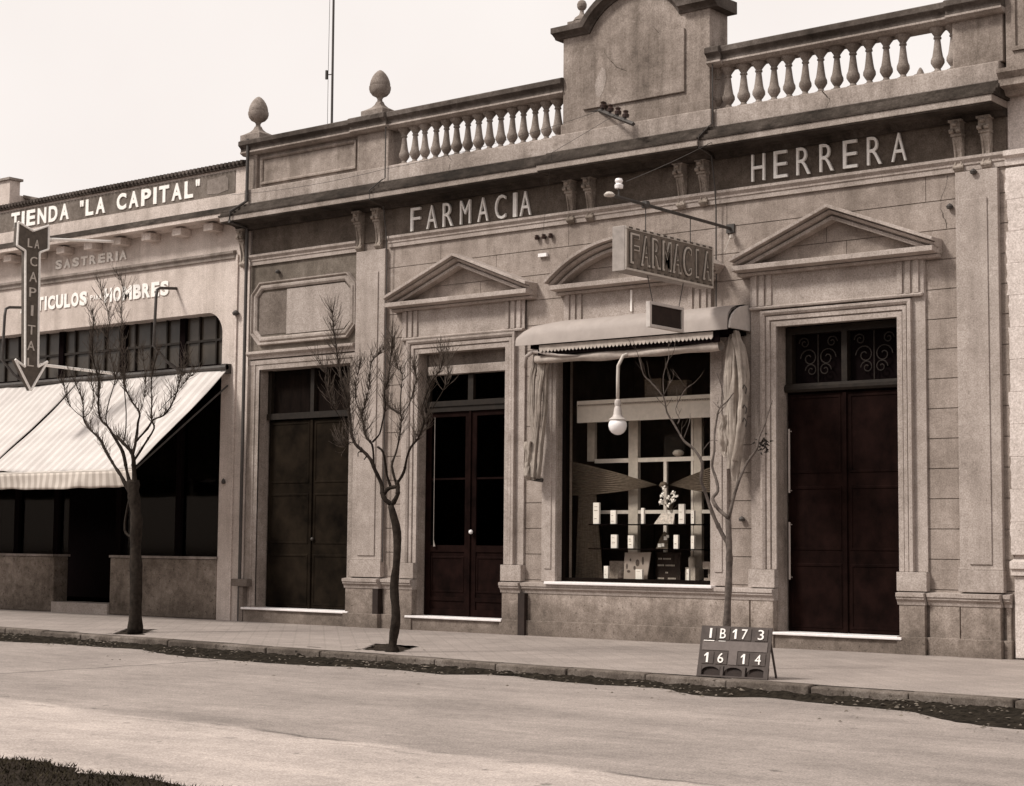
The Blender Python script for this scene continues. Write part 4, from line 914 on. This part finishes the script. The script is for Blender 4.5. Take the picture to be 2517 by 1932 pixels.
# ================================================================== LAMP
lt=(-13.79,-.5,3.0)
lp=thing('globe_lamp',lt,'white opal globe lamp hanging from a curved pipe before the display window','lamp')
g=MB(); g.tube([(-13.62,-.05,3.92),(-13.66,-.3,3.93),(-13.73,-.46,3.86),(-13.785,-.5,3.72),(-13.79,-.5,3.55),(-13.79,-.5,3.24)],.024,n=8); g.build('pipe','postwood',lp,T=lt,smooth=True)
g=MB(); g.lathe([(.018,.27),(.042,.25),(.045,.2),(.036,.17),(.05,.14),(.06,.06),(.07,.03),(.11,.0),(.122,-.012),(.11,-.028),(0,-.028)],cx=-13.79,cy=-.5,z=3.0,n=20); g.build('collar','lmetal',lp,T=lt,smooth='auto')
g=MB(); g.lathe([(.105,.0),(.124,-.035),(.127,-.075),(.113,-.125),(.083,-.165),(.042,-.19),(0,-.197)],cx=-13.79,cy=-.5,z=2.975,n=24); g.build('globe','globe',lp,T=lt,smooth=True)
# ================================================================== THINGS IN THE SHOP WINDOW
def item(name,mb,mat,T,label,cat,group=None,**k): return tag(mb.build(name,mat,None,T=T,**k),label,cat,group)
def carton(x0,x1,z0,z1,label,y=.26,d=.06):
    x0+=.012; x1-=.026; d=.04; g=MB(); g.box(x0,x1,y,y+d,z0,z1); rr_=random.Random(int(x0*1000))
    lb=MB()
    for q in range(rr_.choice((1,2,2,3))):
        zz=z0+(z1-z0)*rr_.uniform(.15,.85); lb.box(x0+.018,x1-.018-rr_.uniform(0,.03),y-.0035,y-.001,zz,zz+rr_.uniform(.004,.012))
    0 and g.add([(x0+.01,y-.002,z0+(z1-z0)*.35),(x1-.01,y-.002,z0+(z1-z0)*.35),(x1-.01,y-.002,z0+(z1-z0)*.38),(x0+.01,y-.002,z0+(z1-z0)*.38)],[(0,1,2,3)])
    o=item('carton',g,'paper',((x0+x1)/2,y,z0),label,'carton','white cartons in the shop window',bevel=.003); lb.build('label','paperg',o,T=((x0+x1)/2,y,z0))
g=MB(); g.box(-14.80,-12.98,.22,.56,1.573,1.588); g.box(-14.80,-12.98,.22,.56,1.233,1.247)
for x in (-14.79,-13.0,-13.9): g.tube([(x,.55,.79),(x,.55,1.57)],.008,n=5)
item('glass_shelf_rack',g,'dark',(-13.9,.45,.79),'thin two-tier shelf rack carrying the cartons in the display window','shelf')
for a in ((-14.76,-14.62,1.59,1.89,'tall white carton at the left end of the upper display shelf'),(-14.46,-14.33,1.59,1.78,'white carton second from left on the upper display shelf'),(-13.94,-13.855,1.59,1.81,'narrow cream carton left of the flowers on the upper shelf'),
    (-13.32,-13.19,1.59,1.86,'tall white carton right of the flowers on the upper shelf'),(-13.12,-13.03,1.59,1.77,'small white carton at the right end of the upper shelf'),
    (-14.45,-14.31,1.25,1.44,'white carton at the left end of the lower display shelf'),(-14.16,-14.03,1.25,1.43,'white carton on the lower shelf before the wide post'),(-13.40,-13.29,1.25,1.44,'white carton on the lower shelf right of the leaning photographs'),
    (-13.12,-13.03,1.25,1.43,'white carton at the right end of the lower shelf'),(-14.57,-14.46,.79,1.0,'white carton standing on the window floor at left'),(-13.19,-13.11,.79,.98,'white carton with dark side on the window floor at right'),(-14.03,-13.88,.79,.96,'white carton before the printed placard on the window floor')):
    carton(*a)
g=MB(); g.add([(-13.78,.36,1.59),(-13.46,.36,1.59),(-13.50,.46,1.74),(-13.72,.46,1.74),(-13.78,.40,1.59),(-13.46,.40,1.59)],[(0,1,2,3),(3,2,5,4),(0,3,4),(1,5,2),(0,4,5,1)])
item('tray_card',g,'paperg',(-13.6,.4,1.59),'slanted printed card under the white flowers','card')
g=MB(); rr=random.Random(8)
vase=MB(); vase.lathe([(.04,0),(.055,.03),(.05,.1),(.03,.16),(.04,.19)],cx=-13.6,cy=.5,z=1.59,n=12)
fl=thing('flower_vase',(-13.6,.5,1.59),'vase with a loose bunch of white flowers on the upper shelf','vase')
vase.build('vase','paper',fl,T=(-13.6,.5,1.59))
for i in range(11):
    x=-13.58+rr.uniform(-.14,.14); z=1.80+rr.uniform(0,.30); y=.48+rr.uniform(-.05,.05)
    for k in range(5):
        q=k*1.256+rr.random(); g.sheet(lambda a,b:(x+math.cos(q)*.035*b+(a-.5)*.03*math.sin(q),y-.01*math.sin(b*3)-.01*k,z+math.sin(q)*.035*b+(a-.5)*.03*math.cos(q)),2,2)
g.build('blossom','paper',fl,T=(-13.6,.5,1.59))
g=MB()
for i in range(9): x=-13.58+rr.uniform(-.12,.12); g.tube([(-13.6,.5,1.75),(x,.49,1.8+rr.uniform(.05,.25))],.004,n=4)
g.build('stem','drape',fl,T=(-13.6,.5,1.59))
g=MB(); g.prism([(-13.80,1.25),(-13.60,1.25),(-13.60,1.45),(-13.66,1.49),(-13.74,1.38)],'y',.44,.45)
pt=thing('leaning_photographs',(-13.7,.45,1.25),'cut-out card with small white pictures leaning on the lower shelf','card'); g.build('card','drape',pt,T=(-13.7,.45,1.25))
g=MB()
for a,b,c_ in ((-13.76,1.27,.05),(-13.70,1.28,.045),(-13.66,1.37,.05),(-13.62,1.40,.04)): g.box(a,a+c_,.43,.437,b,b+c_)
g.build('picture','paper',pt,T=(-13.7,.45,1.25))
pc=thing('printed_placard',(-14.05,.42,.79),'large pale placard with dark printed figures standing on the window floor','placard')
g=MB(); g.prism([(-14.29,.79),(-13.90,.79),(-13.83,1.20),(-14.27,1.19)],'y',.36,.375); g.build('board','hood',pc,T=(-14.05,.42,.79))
g=MB()
for a,b,rx,rz in ((-14.17,1.09,.015,.022),(-14.23,1.0,.016,.04),(-14.05,1.05,.035,.05),(-13.96,1.08,.02,.06),(-14.20,.93,.03,.02),(-14.10,.98,.02,.03)):
    g.add([(a+rx*math.cos(k*.785),.357,b+rz*math.sin(k*.785)) for k in range(8)],[tuple(range(8))])
g.build('printing','print',pc,T=(-14.05,.42,.79))
dc=thing('dark_placard',(-13.6,.45,.79),'dark placard with faint rows of lettering on the window floor','placard')
g=MB(); g.box(-13.81,-13.42,.48,.495,.79,1.2); g.build('board','darkcard',dc,T=(-13.6,.45,.79))
g=MB()
for z,segs in ((1.10,((-13.78,-13.73),(-13.70,-13.58))),(1.01,((-13.79,-13.70),(-13.66,-13.52))),(.91,((-13.66,-13.62),)),(.83,((-13.79,-13.68),(-13.62,-13.5)))):
    for a,b in segs:
        x=a
        while x<b: g.box(x,x+.014,.474,.478,z,z+.022); x+=.022
g.build('lettering','postwood',dc,T=(-13.6,.45,.79))
g=MB(); g.lathe([(.05,0),(.055,.1),(.05,.13),(.02,.16),(.02,.2),(.028,.22)],cx=-13.24,cy=.5,z=1.0,n=12); g.box(-13.32,-13.16,.45,.56,.79,1.0)
item('bottle_on_plinth',g,'postwood',(-13.24,.5,.79),'pale bottle standing on a low block at the right of the window','bottle',smooth='auto')
g=MB(); g.box(-14.63,-14.30,.50,.60,.79,1.07); item('low_display_box',g,'mould',(-14.46,.55,.79),'low grey box behind the left carton on the window floor','box')
g=MB(); g.lathe([(.03,0),(.06,.05),(.05,.12),(.03,.15)],cx=-14.36,cy=.42,z=.79,n=10); item('small_jar',g,'print',(-14.36,.42,.79),'small dark jar beside the left floor carton','jar')
g=MB(); g.box(-13.02,-12.9,.42,.5,.98,1.08); g.box(-13.02,-12.88,.45,.55,.79,.86); g.tube([(-12.95,.5,.85),(-12.95,.5,1.0)],.03,n=8); item('toilet_set',g,'hood',(-12.95,.47,.79),'small pale stand with boxes in the right corner of the window','stand')
g=MB(); g.box(-13.87,-13.52,.74,.755,2.53,2.83); g.box(-13.84,-13.55,.73,.74,2.56,2.80); item('framed_picture',g,'framewood',(-13.7,.74,2.53),'dim framed picture standing on the inner glazing bar','picture')
g=MB(); g.lathe([(.03,0),(.075,.03),(.08,.06),(.05,.09),(0,.1)],cx=-13.60,cy=.70,z=2.535,n=12); item('pale_bowl',g,'postwood',(-13.6,.7,2.53),'small pale bowl on the inner bar in front of the picture','bowl')
for a_,b_,z_,lab in ((-13.98,-13.70,.26,'dim brown box on the ledge above the pale blind, left one'),(-13.60,-13.28,.22,'dim brown box on the ledge above the pale blind, right one')):
    g=MB(); g.box(a_,b_,.42,.56,3.36,3.36+z_); o=item('storage_box',g,'drape',((a_+b_)/2,.5,3.36),lab,'box',bevel=.005); g=MB(); g.box(a_+.04,b_-.04,.415,.42,3.40,3.36+z_*.7); g.build('label','faded',o,T=((a_+b_)/2,.5,3.36))
g=MB(); g.box(-15.1,-12.64,.34,.62,3.345,3.359); g.build('box_ledge','framewood',SW,T=PT)
# draped cloth: bow swagged across the window and a gathered curtain at the left
dr=thing('display_drapery',(-14,.6,2.1),'brown cloth pinched to a knot in mid window with a curtain hanging at left','curtain')
DT=(-14,.6,2.1)
def fan(xa,za0,za1,xb,zb,wid):
    g=MB()
    def fn(a,b):
        zc=za0+(za1-za0)*b; z=zc*(1-a)+(zb+(b-.5)*wid)*a-.05*math.sin(math.pi*a)*(b-.3)
        return (xa+(xb-xa)*a,.50+.007*math.sin(b*75+a*3)*(1-a*.6),z)
    g.sheet(fn,30,90); return g
fan(-15.30,2.50,2.00,-13.70,2.13,.05).build('swag','drape',dr,T=DT,smooth=True)
fan(-12.62,2.46,2.0,-13.70,2.13,.05).build('swag','drape',dr,T=DT,smooth=True)
g=MB(); g.lathe([(.0,-.05),(.05,-.03),(.06,0),(.04,.04),(0,.05)],cx=-13.70,cy=.48,z=2.13,n=10); g.build('knot','drape',dr,T=DT,smooth=True)
g=MB(); g.sheet(lambda a,b:((-15.20+.32*a)+(.0)*b+(a)*.13*b-.06*b*(1-a),.52+.012*math.sin(a*60+b),2.02-1.22*b),80,14); g.build('curtain','drape',dr,T=DT,smooth=True)
# ================================================================== A-FRAME NUMBER BOARD ON THE KERB
bt=(-9.25,-4.98,0)
nbd=thing('number_board',bt,'leaning slate number board with white digits standing at the kerb','number board')
ex=Vector((.78,.035,0)).normalized(); nrm=Vector((ex.y,-ex.x,0)); lean=Vector((-nrm.x*.11,-nrm.y*.11,.495)).normalized()
Wd,Hd=.79,.507; org=Vector((-9.637,-5.0,.004)); nn=ex.cross(lean)
def bp(u_,v_,w_=0): return org+ex*(u_*Wd)+lean*(v_*Hd)+nn*w_
def slab(g,u0,u1,v0,v1,w0,w1):
    g.add([bp(a,b,c) for c in (w0,w1) for (a,b) in ((u0,v0),(u1,v0),(u1,v1),(u0,v1))],[(0,3,2,1),(4,5,6,7),(0,1,5,4),(1,2,6,5),(2,3,7,6),(3,0,4,7)])
g=MB(); slab(g,.0,1,.215,1,-.012,.0); slab(g,0,.06,0,.215,-.02,.004); slab(g,.94,1,0,.215,-.02,.004); slab(g,.33,.37,0,.215,-.015,.002); slab(g,.64,.68,0,.215,-.015,.002); slab(g,0,1,0,.03,-.02,.006)
for a in (0,.335,.655):   # small arches between the legs
    w0=.0; c0=a+.18 if a else .19
    for k in range(10):
        q0,q1=math.pi*k/10,math.pi*(k+1)/10
        p=[(c0+.13*math.cos(q0),.10+.10*math.sin(q0)),(c0+.13*math.cos(q1),.10+.10*math.sin(q1))]
        A_=[bp(p[0][0],p[0][1],.0),bp(p[1][0],p[1][1],.0),bp(p[1][0],.215,.0),bp(p[0][0],.215,.0)]
        g.add(A_,[(0,1,2,3)])
g.build('frame','board',nbd,T=bt)
g=MB(); slab(g,.05,.95,.03,.215,-.030,-.024); g.build('back_board','darkcard',nbd,T=bt)
for u0,u1 in ((.05,.22),(.25,.415),(.43,.72),(.77,.95)):
    for v0,v1 in ((.73,.97),(.25,.49)):
        if (u0,v0)==(.43,.25): u0_,u1_=.56,.72
        else: u0_,u1_=u0,u1
        g=MB(); slab(g,u0_,u1_,v0,v1,.0005,.007); g.build('number_tile','board',nbd,T=bt,bevel=.003)
g=MB(); slab(g,.04,.96,.52,.705,.0,.006); slab(g,.43,.55,.25,.52,.0,.006); g.build('middle_panel','boardtile',nbd,T=bt)
g=MB(); slab(g,.06,.21,.695,.712,.006,.014); slab(g,.27,.37,.698,.708,.006,.01); g.build('chalk_ledge','letter',nbd,T=bt)
def digits(s_,us,v,h_):
    for ch,uu in zip(s_,us):
        g=MB()
        if ch=='1': put_poly(g,ONE,bp(uu,v,.011),ex,lean,.045,h_,.008); g.build('digit','letter',nbd,T=bt); continue
        w_=.024 if ch=='I' else (.05 if ch=='1' else .064); put_glyph(g,ch,bp(uu,v,.011),ex,lean,w_,h_,.0,depth=.008)
        g.build('digit','letter',nbd,T=bt)
digits('IB173',(.15,.325,.49,.63,.86),.755,.098); digits('1614',(.12,.325,.64,.85),.275,.098)
g=MB()
for uu in (.06,.94):
    p=bp(uu,.95,-.015); q=p-nn*.16; q.z=0; g.tube([p,q],.012,n=5)
g.build('back_leg','board',nbd,T=bt)
# ================================================================== BARE STREET TREES
T1=[([(-19.98,-3.6,-0.03),(-19.96,-3.62,0.36),(-19.96,-3.62,0.8),(-20.01,-3.61,1.25),(-19.99,-3.62,1.59),(-20.05,-3.63,1.92),(-20.1,-3.61,2.15)],0.1,0.095),
([(-20.03,-3.65,1.34),(-20.22,-3.62,1.41),(-20.24,-3.62,1.57),(-20.2,-3.61,1.79),(-20.11,-3.64,1.95)],0.035,0.04),
([(-20.11,-3.6,1.91),(-20.3,-3.58,2.1),(-20.43,-3.57,2.24),(-20.57,-3.56,2.36),(-20.82,-3.54,2.6),(-21.01,-3.52,2.8),(-21.32,-3.45,2.94),(-21.5,-3.44,3.12),(-21.55,-3.42,3.37),(-21.74,-3.4,3.62),(-21.82,-3.42,3.76)],0.065,0.012),
([(-21.42,-3.5,3.12),(-21.36,-3.41,3.24),(-21.48,-3.29,3.53),(-21.67,-3.19,3.71)],0.015,0.006),
([(-21.43,-3.5,3.12),(-21.62,-3.58,3.28),(-21.62,-3.68,3.47),(-21.5,-3.82,3.61)],0.012,0.005),
([(-20.12,-3.6,1.99),(-20.22,-3.63,2.29),(-20.28,-3.66,2.56),(-20.41,-3.7,2.76),(-20.54,-3.75,2.95),(-20.67,-3.77,3.05),(-20.67,-3.82,3.26),(-20.68,-3.81,3.5),(-20.67,-3.84,3.67),(-20.72,-3.9,3.92),(-20.69,-3.95,4.22),(-20.67,-3.94,4.46),(-20.64,-4.0,4.57)],0.055,0.006),
([(-20.48,-3.8,2.95),(-20.5,-3.81,3.1),(-20.38,-3.85,3.32),(-20.23,-3.9,3.51),(-20.15,-3.94,3.63),(-20.23,-3.96,3.88),(-20.28,-4.0,4.19),(-20.17,-4.05,4.47),(-20.27,-4.08,4.7),(-20.36,-4.08,4.92)],0.02,0.004),
([(-20.56,-3.9,3.48),(-20.5,-3.88,3.54),(-20.7,-3.83,3.85),(-20.85,-3.74,4.16),(-20.86,-3.71,4.3)],0.01,0.004),
([(-20.05,-3.6,1.98),(-20.04,-3.65,2.29),(-20.02,-3.7,2.53),(-20.16,-3.76,2.69),(-20.3,-3.77,2.79)],0.075,0.04),
([(-20.36,-3.6,2.7),(-20.31,-3.6,2.87),(-20.36,-3.56,3.17),(-20.42,-3.55,3.46),(-20.52,-3.5,3.67),(-20.6,-3.5,4.06),(-20.62,-3.48,4.46),(-20.71,-3.43,4.71),(-20.66,-3.43,4.95),(-20.78,-3.4,5.2)],0.022,0.005),
([(-20.14,-3.6,2.52),(-20.14,-3.54,2.76),(-20.1,-3.55,2.99),(-20.12,-3.51,3.14),(-20.34,-3.47,3.31),(-20.58,-3.4,3.52),(-20.66,-3.37,3.71),(-20.65,-3.35,3.96),(-20.84,-3.31,4.22)],0.045,0.007),
([(-20.2,-3.45,3.15),(-20.15,-3.42,3.31),(-20.21,-3.35,3.51),(-20.24,-3.33,3.71),(-20.4,-3.24,4.0)],0.012,0.005),
([(-20.09,-3.6,2.46),(-19.86,-3.62,2.67),(-19.61,-3.66,2.89),(-19.61,-3.71,3.01),(-19.58,-3.74,3.22),(-19.48,-3.84,3.49),(-19.41,-3.87,3.69),(-19.32,-3.87,3.95)],0.04,0.006),
([(-20.06,-3.6,2.73),(-19.9,-3.54,2.9),(-19.79,-3.52,3.03),(-19.67,-3.44,3.09),(-19.51,-3.42,3.26),(-19.46,-3.37,3.47),(-19.4,-3.36,3.7),(-19.38,-3.32,3.89)],0.04,0.01),
([(-19.7,-3.5,3.15),(-19.47,-3.53,3.29),(-19.25,-3.57,3.39),(-19.04,-3.58,3.55),(-18.86,-3.57,3.67)],0.012,0.004)]
T2=[([(-14.38,-4.3,0.0),(-14.36,-4.31,0.15),(-14.3,-4.33,0.43),(-14.34,-4.33,0.77),(-14.31,-4.32,1.12),(-14.35,-4.28,1.43),(-14.39,-4.31,1.64),(-14.43,-4.31,1.74)],0.1,0.07),
([(-14.44,-4.3,1.76),(-14.52,-4.35,1.85),(-14.59,-4.31,2.01),(-14.64,-4.37,2.17),(-14.69,-4.4,2.3),(-14.77,-4.43,2.39),(-14.89,-4.46,2.49),(-14.95,-4.47,2.63),(-14.99,-4.46,2.83),(-14.98,-4.51,3.01),(-15.04,-4.54,3.21),(-15.12,-4.54,3.47),(-15.15,-4.57,3.75),(-15.21,-4.55,3.93),(-15.16,-4.62,4.09)],0.07,0.006),
([(-14.9,-4.3,2.4),(-14.94,-4.35,2.4),(-14.92,-4.38,2.34)],0.02,0.012),
([(-14.84,-4.3,2.36),(-14.79,-4.41,2.3)],0.02,0.015),
([(-14.94,-4.4,2.5),(-15.03,-4.4,2.52),(-15.05,-4.47,2.46),(-15.06,-4.52,2.51)],0.015,0.006),
([(-15.04,-4.4,2.75),(-15.13,-4.51,2.84),(-15.14,-4.63,3.03),(-15.14,-4.7,3.26),(-15.18,-4.82,3.51)],0.014,0.005),
([(-15.05,-4.4,2.83),(-15.18,-4.28,3.1),(-15.31,-4.18,3.25),(-15.36,-4.1,3.48)],0.012,0.004),
([(-14.42,-4.3,1.76),(-14.31,-4.33,1.86),(-14.32,-4.31,1.96),(-14.32,-4.32,2.03)],0.065,0.06),
([(-14.57,-4.3,1.86),(-14.46,-4.32,1.95),(-14.32,-4.32,1.97)],0.05,0.05),
([(-14.44,-4.3,1.96),(-14.46,-4.35,2.1),(-14.38,-4.47,2.24),(-14.35,-4.55,2.38),(-14.42,-4.57,2.44)],0.04,0.03),
([(-14.61,-4.3,2.02),(-14.75,-4.27,2.2),(-14.82,-4.21,2.35),(-14.84,-4.22,2.5),(-15.0,-4.16,2.6),(-15.07,-4.14,2.77),(-15.13,-4.1,2.88),(-15.09,-4.08,3.04),(-15.05,-4.06,3.27),(-15.04,-4.05,3.53),(-14.93,-4.02,3.63)],0.045,0.006),
([(-15.13,-4.1,2.88),(-15.2,-4.14,3.06),(-15.13,-4.21,3.3),(-15.03,-4.27,3.44)],0.012,0.005),
([(-14.85,-4.2,2.53),(-14.69,-4.25,2.62),(-14.63,-4.27,2.75),(-14.56,-4.29,2.95),(-14.54,-4.34,3.12),(-14.45,-4.37,3.25),(-14.37,-4.42,3.5),(-14.32,-4.45,3.65),(-14.28,-4.49,3.77)],0.03,0.005),
([(-14.35,-4.3,1.99),(-14.45,-4.28,2.22),(-14.45,-4.21,2.38),(-14.43,-4.17,2.59),(-14.39,-4.19,2.82),(-14.53,-4.11,2.88),(-14.72,-4.07,2.98)],0.04,0.008),
([(-14.39,-4.2,2.83),(-14.45,-4.14,3.08),(-14.44,-4.13,3.34),(-14.63,-4.03,3.47),(-14.67,-4.02,3.61)],0.018,0.005),
([(-14.39,-4.2,2.83),(-14.24,-4.22,2.96),(-14.1,-4.29,3.14),(-13.99,-4.38,3.27),(-14.0,-4.42,3.41)],0.014,0.005),
([(-14.34,-4.3,2.01),(-14.22,-4.32,2.14),(-14.14,-4.36,2.3),(-14.06,-4.38,2.43),(-13.93,-4.39,2.54),(-13.77,-4.47,2.73),(-13.78,-4.51,2.85),(-13.74,-4.48,3.02),(-13.57,-4.57,3.19),(-13.46,-4.55,3.31),(-13.34,-4.62,3.48)],0.045,0.006),
([(-13.83,-4.4,2.74),(-13.67,-4.31,3.03),(-13.62,-4.23,3.22),(-13.68,-4.15,3.42),(-13.69,-4.1,3.51)],0.014,0.004)]
T3=[([(-9.97,-3.9,0.17),(-9.98,-3.88,0.37),(-9.94,-3.92,0.72),(-9.94,-3.89,1.08),(-9.93,-3.91,1.3),(-9.96,-3.88,1.6)],0.1,0.06),
([(-9.93,-3.9,1.3),(-10.02,-3.92,1.44),(-10.09,-3.98,1.64),(-10.15,-4.01,1.83),(-10.17,-4.08,1.99),(-10.13,-4.12,2.17),(-10.23,-4.13,2.32),(-10.33,-4.17,2.41),(-10.42,-4.19,2.56),(-10.5,-4.24,2.72),(-10.5,-4.31,2.88),(-10.68,-4.33,3.07),(-10.73,-4.35,3.13),(-10.76,-4.4,3.33)],0.05,0.006),
([(-10.5,-4.3,2.9),(-10.38,-4.38,3.0),(-10.34,-4.38,3.05)],0.009,0.005),
([(-10.5,-4.3,2.9),(-10.54,-4.25,3.11),(-10.47,-4.26,3.28),(-10.5,-4.2,3.38)],0.01,0.005),
([(-10.39,-4.2,2.59),(-10.38,-4.18,2.65),(-10.46,-4.13,2.76),(-10.35,-4.14,2.94),(-10.27,-4.12,3.01)],0.012,0.005),
([(-10.31,-4.2,2.44),(-10.24,-4.2,2.6),(-10.25,-4.17,2.7)],0.009,0.004),
([(-9.94,-3.9,1.59),(-10.08,-3.89,1.69),(-10.17,-3.85,1.8),(-10.15,-3.78,1.88),(-10.2,-3.73,2.01),(-10.26,-3.72,2.16),(-10.25,-3.69,2.32),(-10.29,-3.62,2.51),(-10.28,-3.59,2.68),(-10.24,-3.6,2.79),(-10.2,-3.51,2.87),(-10.11,-3.52,2.96)],0.045,0.008),
([(-10.24,-3.6,2.79),(-10.32,-3.61,2.87)],0.008,0.004),
([(-10.18,-3.6,2.88),(-10.2,-3.63,3.04),(-10.21,-3.7,3.17)],0.008,0.004),
([(-9.94,-3.9,1.6),(-9.89,-3.86,1.84),(-9.82,-3.87,2.01),(-9.77,-3.8,2.18),(-9.64,-3.82,2.32),(-9.63,-3.8,2.43),(-9.59,-3.75,2.57),(-9.55,-3.73,2.71),(-9.52,-3.7,2.84)],0.042,0.007),
([(-10.14,-4.1,2.3),(-10.08,-4.03,2.41),(-10.02,-3.99,2.41)],0.008,0.004)]
M['twig']=plain('twig_bark',(.075,.06,.05),var=.4,rough=1,spec=.05)
def tree(data,T,label,bark,seed,twigs,ext):
    t=thing('bare_tree',T,label,'tree','young bare trees along the pavement')
    rr=random.Random(seed)
    def smooth_chain(pts):
        P_=[Vector(p) for p in pts]; out=[]
        for i in range(len(P_)-1):
            p0=P_[max(i-1,0)];p1=P_[i];p2=P_[i+1];p3=P_[min(i+2,len(P_)-1)]
            for k in range(3):
                s=k/3; out.append(.5*((2*p1)+(p2-p0)*s+(2*p0-5*p1+4*p2-p3)*s*s+(3*p1-p0-3*p2+p3)*s**3))
        out.append(P_[-1]); return out
    tr=MB(); cr=MB(); tw=MB(); tips=[]
    for i,(pts,r0,r1) in enumerate(data):
        sp=smooth_chain(pts); n=len(sp)
        rad=[(r0+(r1-r0)*(k/(n-1))**.8)*(1+.13*rr.uniform(-1,1)) for k in range(n)]
        if i==0:
            rad[0]*=1.35; rad[1]*=1.15
            tr.tube(sp,rad,n=12,wob=.07)
        else: cr.tube(sp,rad,n=8 if r0>.02 else 5,wob=.1)
        # knuckles left by pruning
        if i and r0>.016:
            for k in range(4,n-3,6):
                p=sp[k]; rk=rad[k]*1.25; cr.tube([p-Vector((0,0,rk)),p,p+Vector((rr.uniform(-.01,.01),0,rk*1.2))],[rk*.5,rk,rk*.4],n=6)
        if i:
            for k in range(n//3,n):
                if sp[k].z<2.45: continue
                tips.append((sp[k],(sp[min(k+1,n-1)]-sp[max(k-1,0)]).normalized(),rad[k]))
    for j in range(twigs):
        p,dv,rk=rr.choice(tips)
        dv=(dv*.8+Vector((rr.uniform(-1.2,1.2),rr.uniform(-.9,.9),rr.uniform(-.1,.9)))).normalized()
        l=rr.uniform(.08,.30); pts=[p]; q=p.copy()
        for k in range(4):
            dv=(dv+Vector((rr.uniform(-.25,.25),rr.uniform(-.25,.25),.14))).normalized(); q=q+dv*l/4; pts.append(q.copy())
        tw.tube(pts,[min(rk*.5,.0042),.0034,.0028,.0024,.002],n=3)
        if rr.random()<.6:
            d2=(dv+Vector((rr.uniform(-.9,.9),rr.uniform(-.5,.5),.3))).normalized(); p2=pts[2]; tw.tube([p2,p2+d2*l*.3,p2+d2*l*.55+Vector((0,0,.03))],[.0028,.0024,.002],n=3)
    tr.build('trunk',bark,t,T=T,smooth=True); c_=cr.build('crown',bark,t,T=T,smooth=True); tw.build('twigs','twig',c_,T=T)
    return t
def thin(T_,k0,k): return [(p,a*(k0 if i==0 else k),b*(k0 if i==0 else k) if b>.008 else b*.8) for i,(p,a,b) in enumerate(T_)]
T1=thin(T1,.88,.50); T2=thin(T2,.6,.44); T3=thin(T3,.48,.5)
tree(T1,(-19.98,-3.6,0),'bare forked tree standing before the striped awning, leftmost of three','bark',1,1150,0)
tree(T2,(-14.4,-4.3,0),'bare tree between the first two doorways, middle one of three','bark',2,1100,0)
t3=tree(T3,(-9.95,-3.9,0),'slim bare tree before the display window, half hidden behind the number board','barkpale',3,26,0)
g=MB(); rr=random.Random(2)
for i in range(26):
    p=Vector((-9.60+rr.gauss(0,.035),-3.74+rr.gauss(0,.03),2.385+rr.gauss(0,.045))); g.tube([p,p+Vector((rr.uniform(-.05,.05),rr.uniform(-.04,.04),rr.uniform(-.05,.03)))],[.012,.003],n=5)
g.build('seed_cluster','framewood',t3,T=(-9.95,-3.9,0))  # a clump of seeds drawn as loose bits, not foliage

# ================================================================== HOUSES ADDED ACROSS THE STREET TO BLOCK LOW SKY LIGHT AND DARKEN PANE REFLECTIONS
M['opp']=stone('blocker_plaster',(.11,.09,.078))
for i,(a,b_,hh) in enumerate(((-62,-40,8.5),(-40,-22,10.5),(-22,-4,8.8),(-4,16,10.2),(16,36,8.4))):
    T=((a+b_)/2,-40,0)
    o=thing('sky_blocker_house',T,('plain dark light-blocking house added across the street, farthest left','taller dark light-blocking house added across the street, left of centre','low dark light-blocking house added across the street behind the photographer','tall dark light-blocking house added across the street, right of centre','low dark light-blocking house added across the street, farthest right')[i],'building','added light-blocking houses across the street')
    g=MB(); n=int((b_-a)/4); y=-36; pos=a
    for k in range(n):
        w_=(b_-a)/n; x=a+k*w_; g.box(x,x+w_*.35,y-9,y,0,hh) if k in (0,n-1) else g.box(x,x+w_*.35,y-.4,y,0,hh); g.box(x+w_*.35,x+w_,y-.4,y,3.6,hh); g.box(x+w_*.35,x+w_,y-.4,y,0,.9 if k%2 else .1)
    g.box(a,b_,y-9,y-8.7,0,hh); g.build('wall','opp',o,T=T)
    g=MB(); g.box(a,b_,y-9,y+.25,hh,hh+.3); g.build('roof','coping',o,T=T)
    for k in range(n):
        w_=(b_-a)/n; x=a+k*w_; g=MB(); g.box(x+w_*.35,x+w_,y-.3,y-.25,.1 if k%2==0 else .9,3.6); g.build('door' if k%2==0 else 'window','wood',o,T=T)
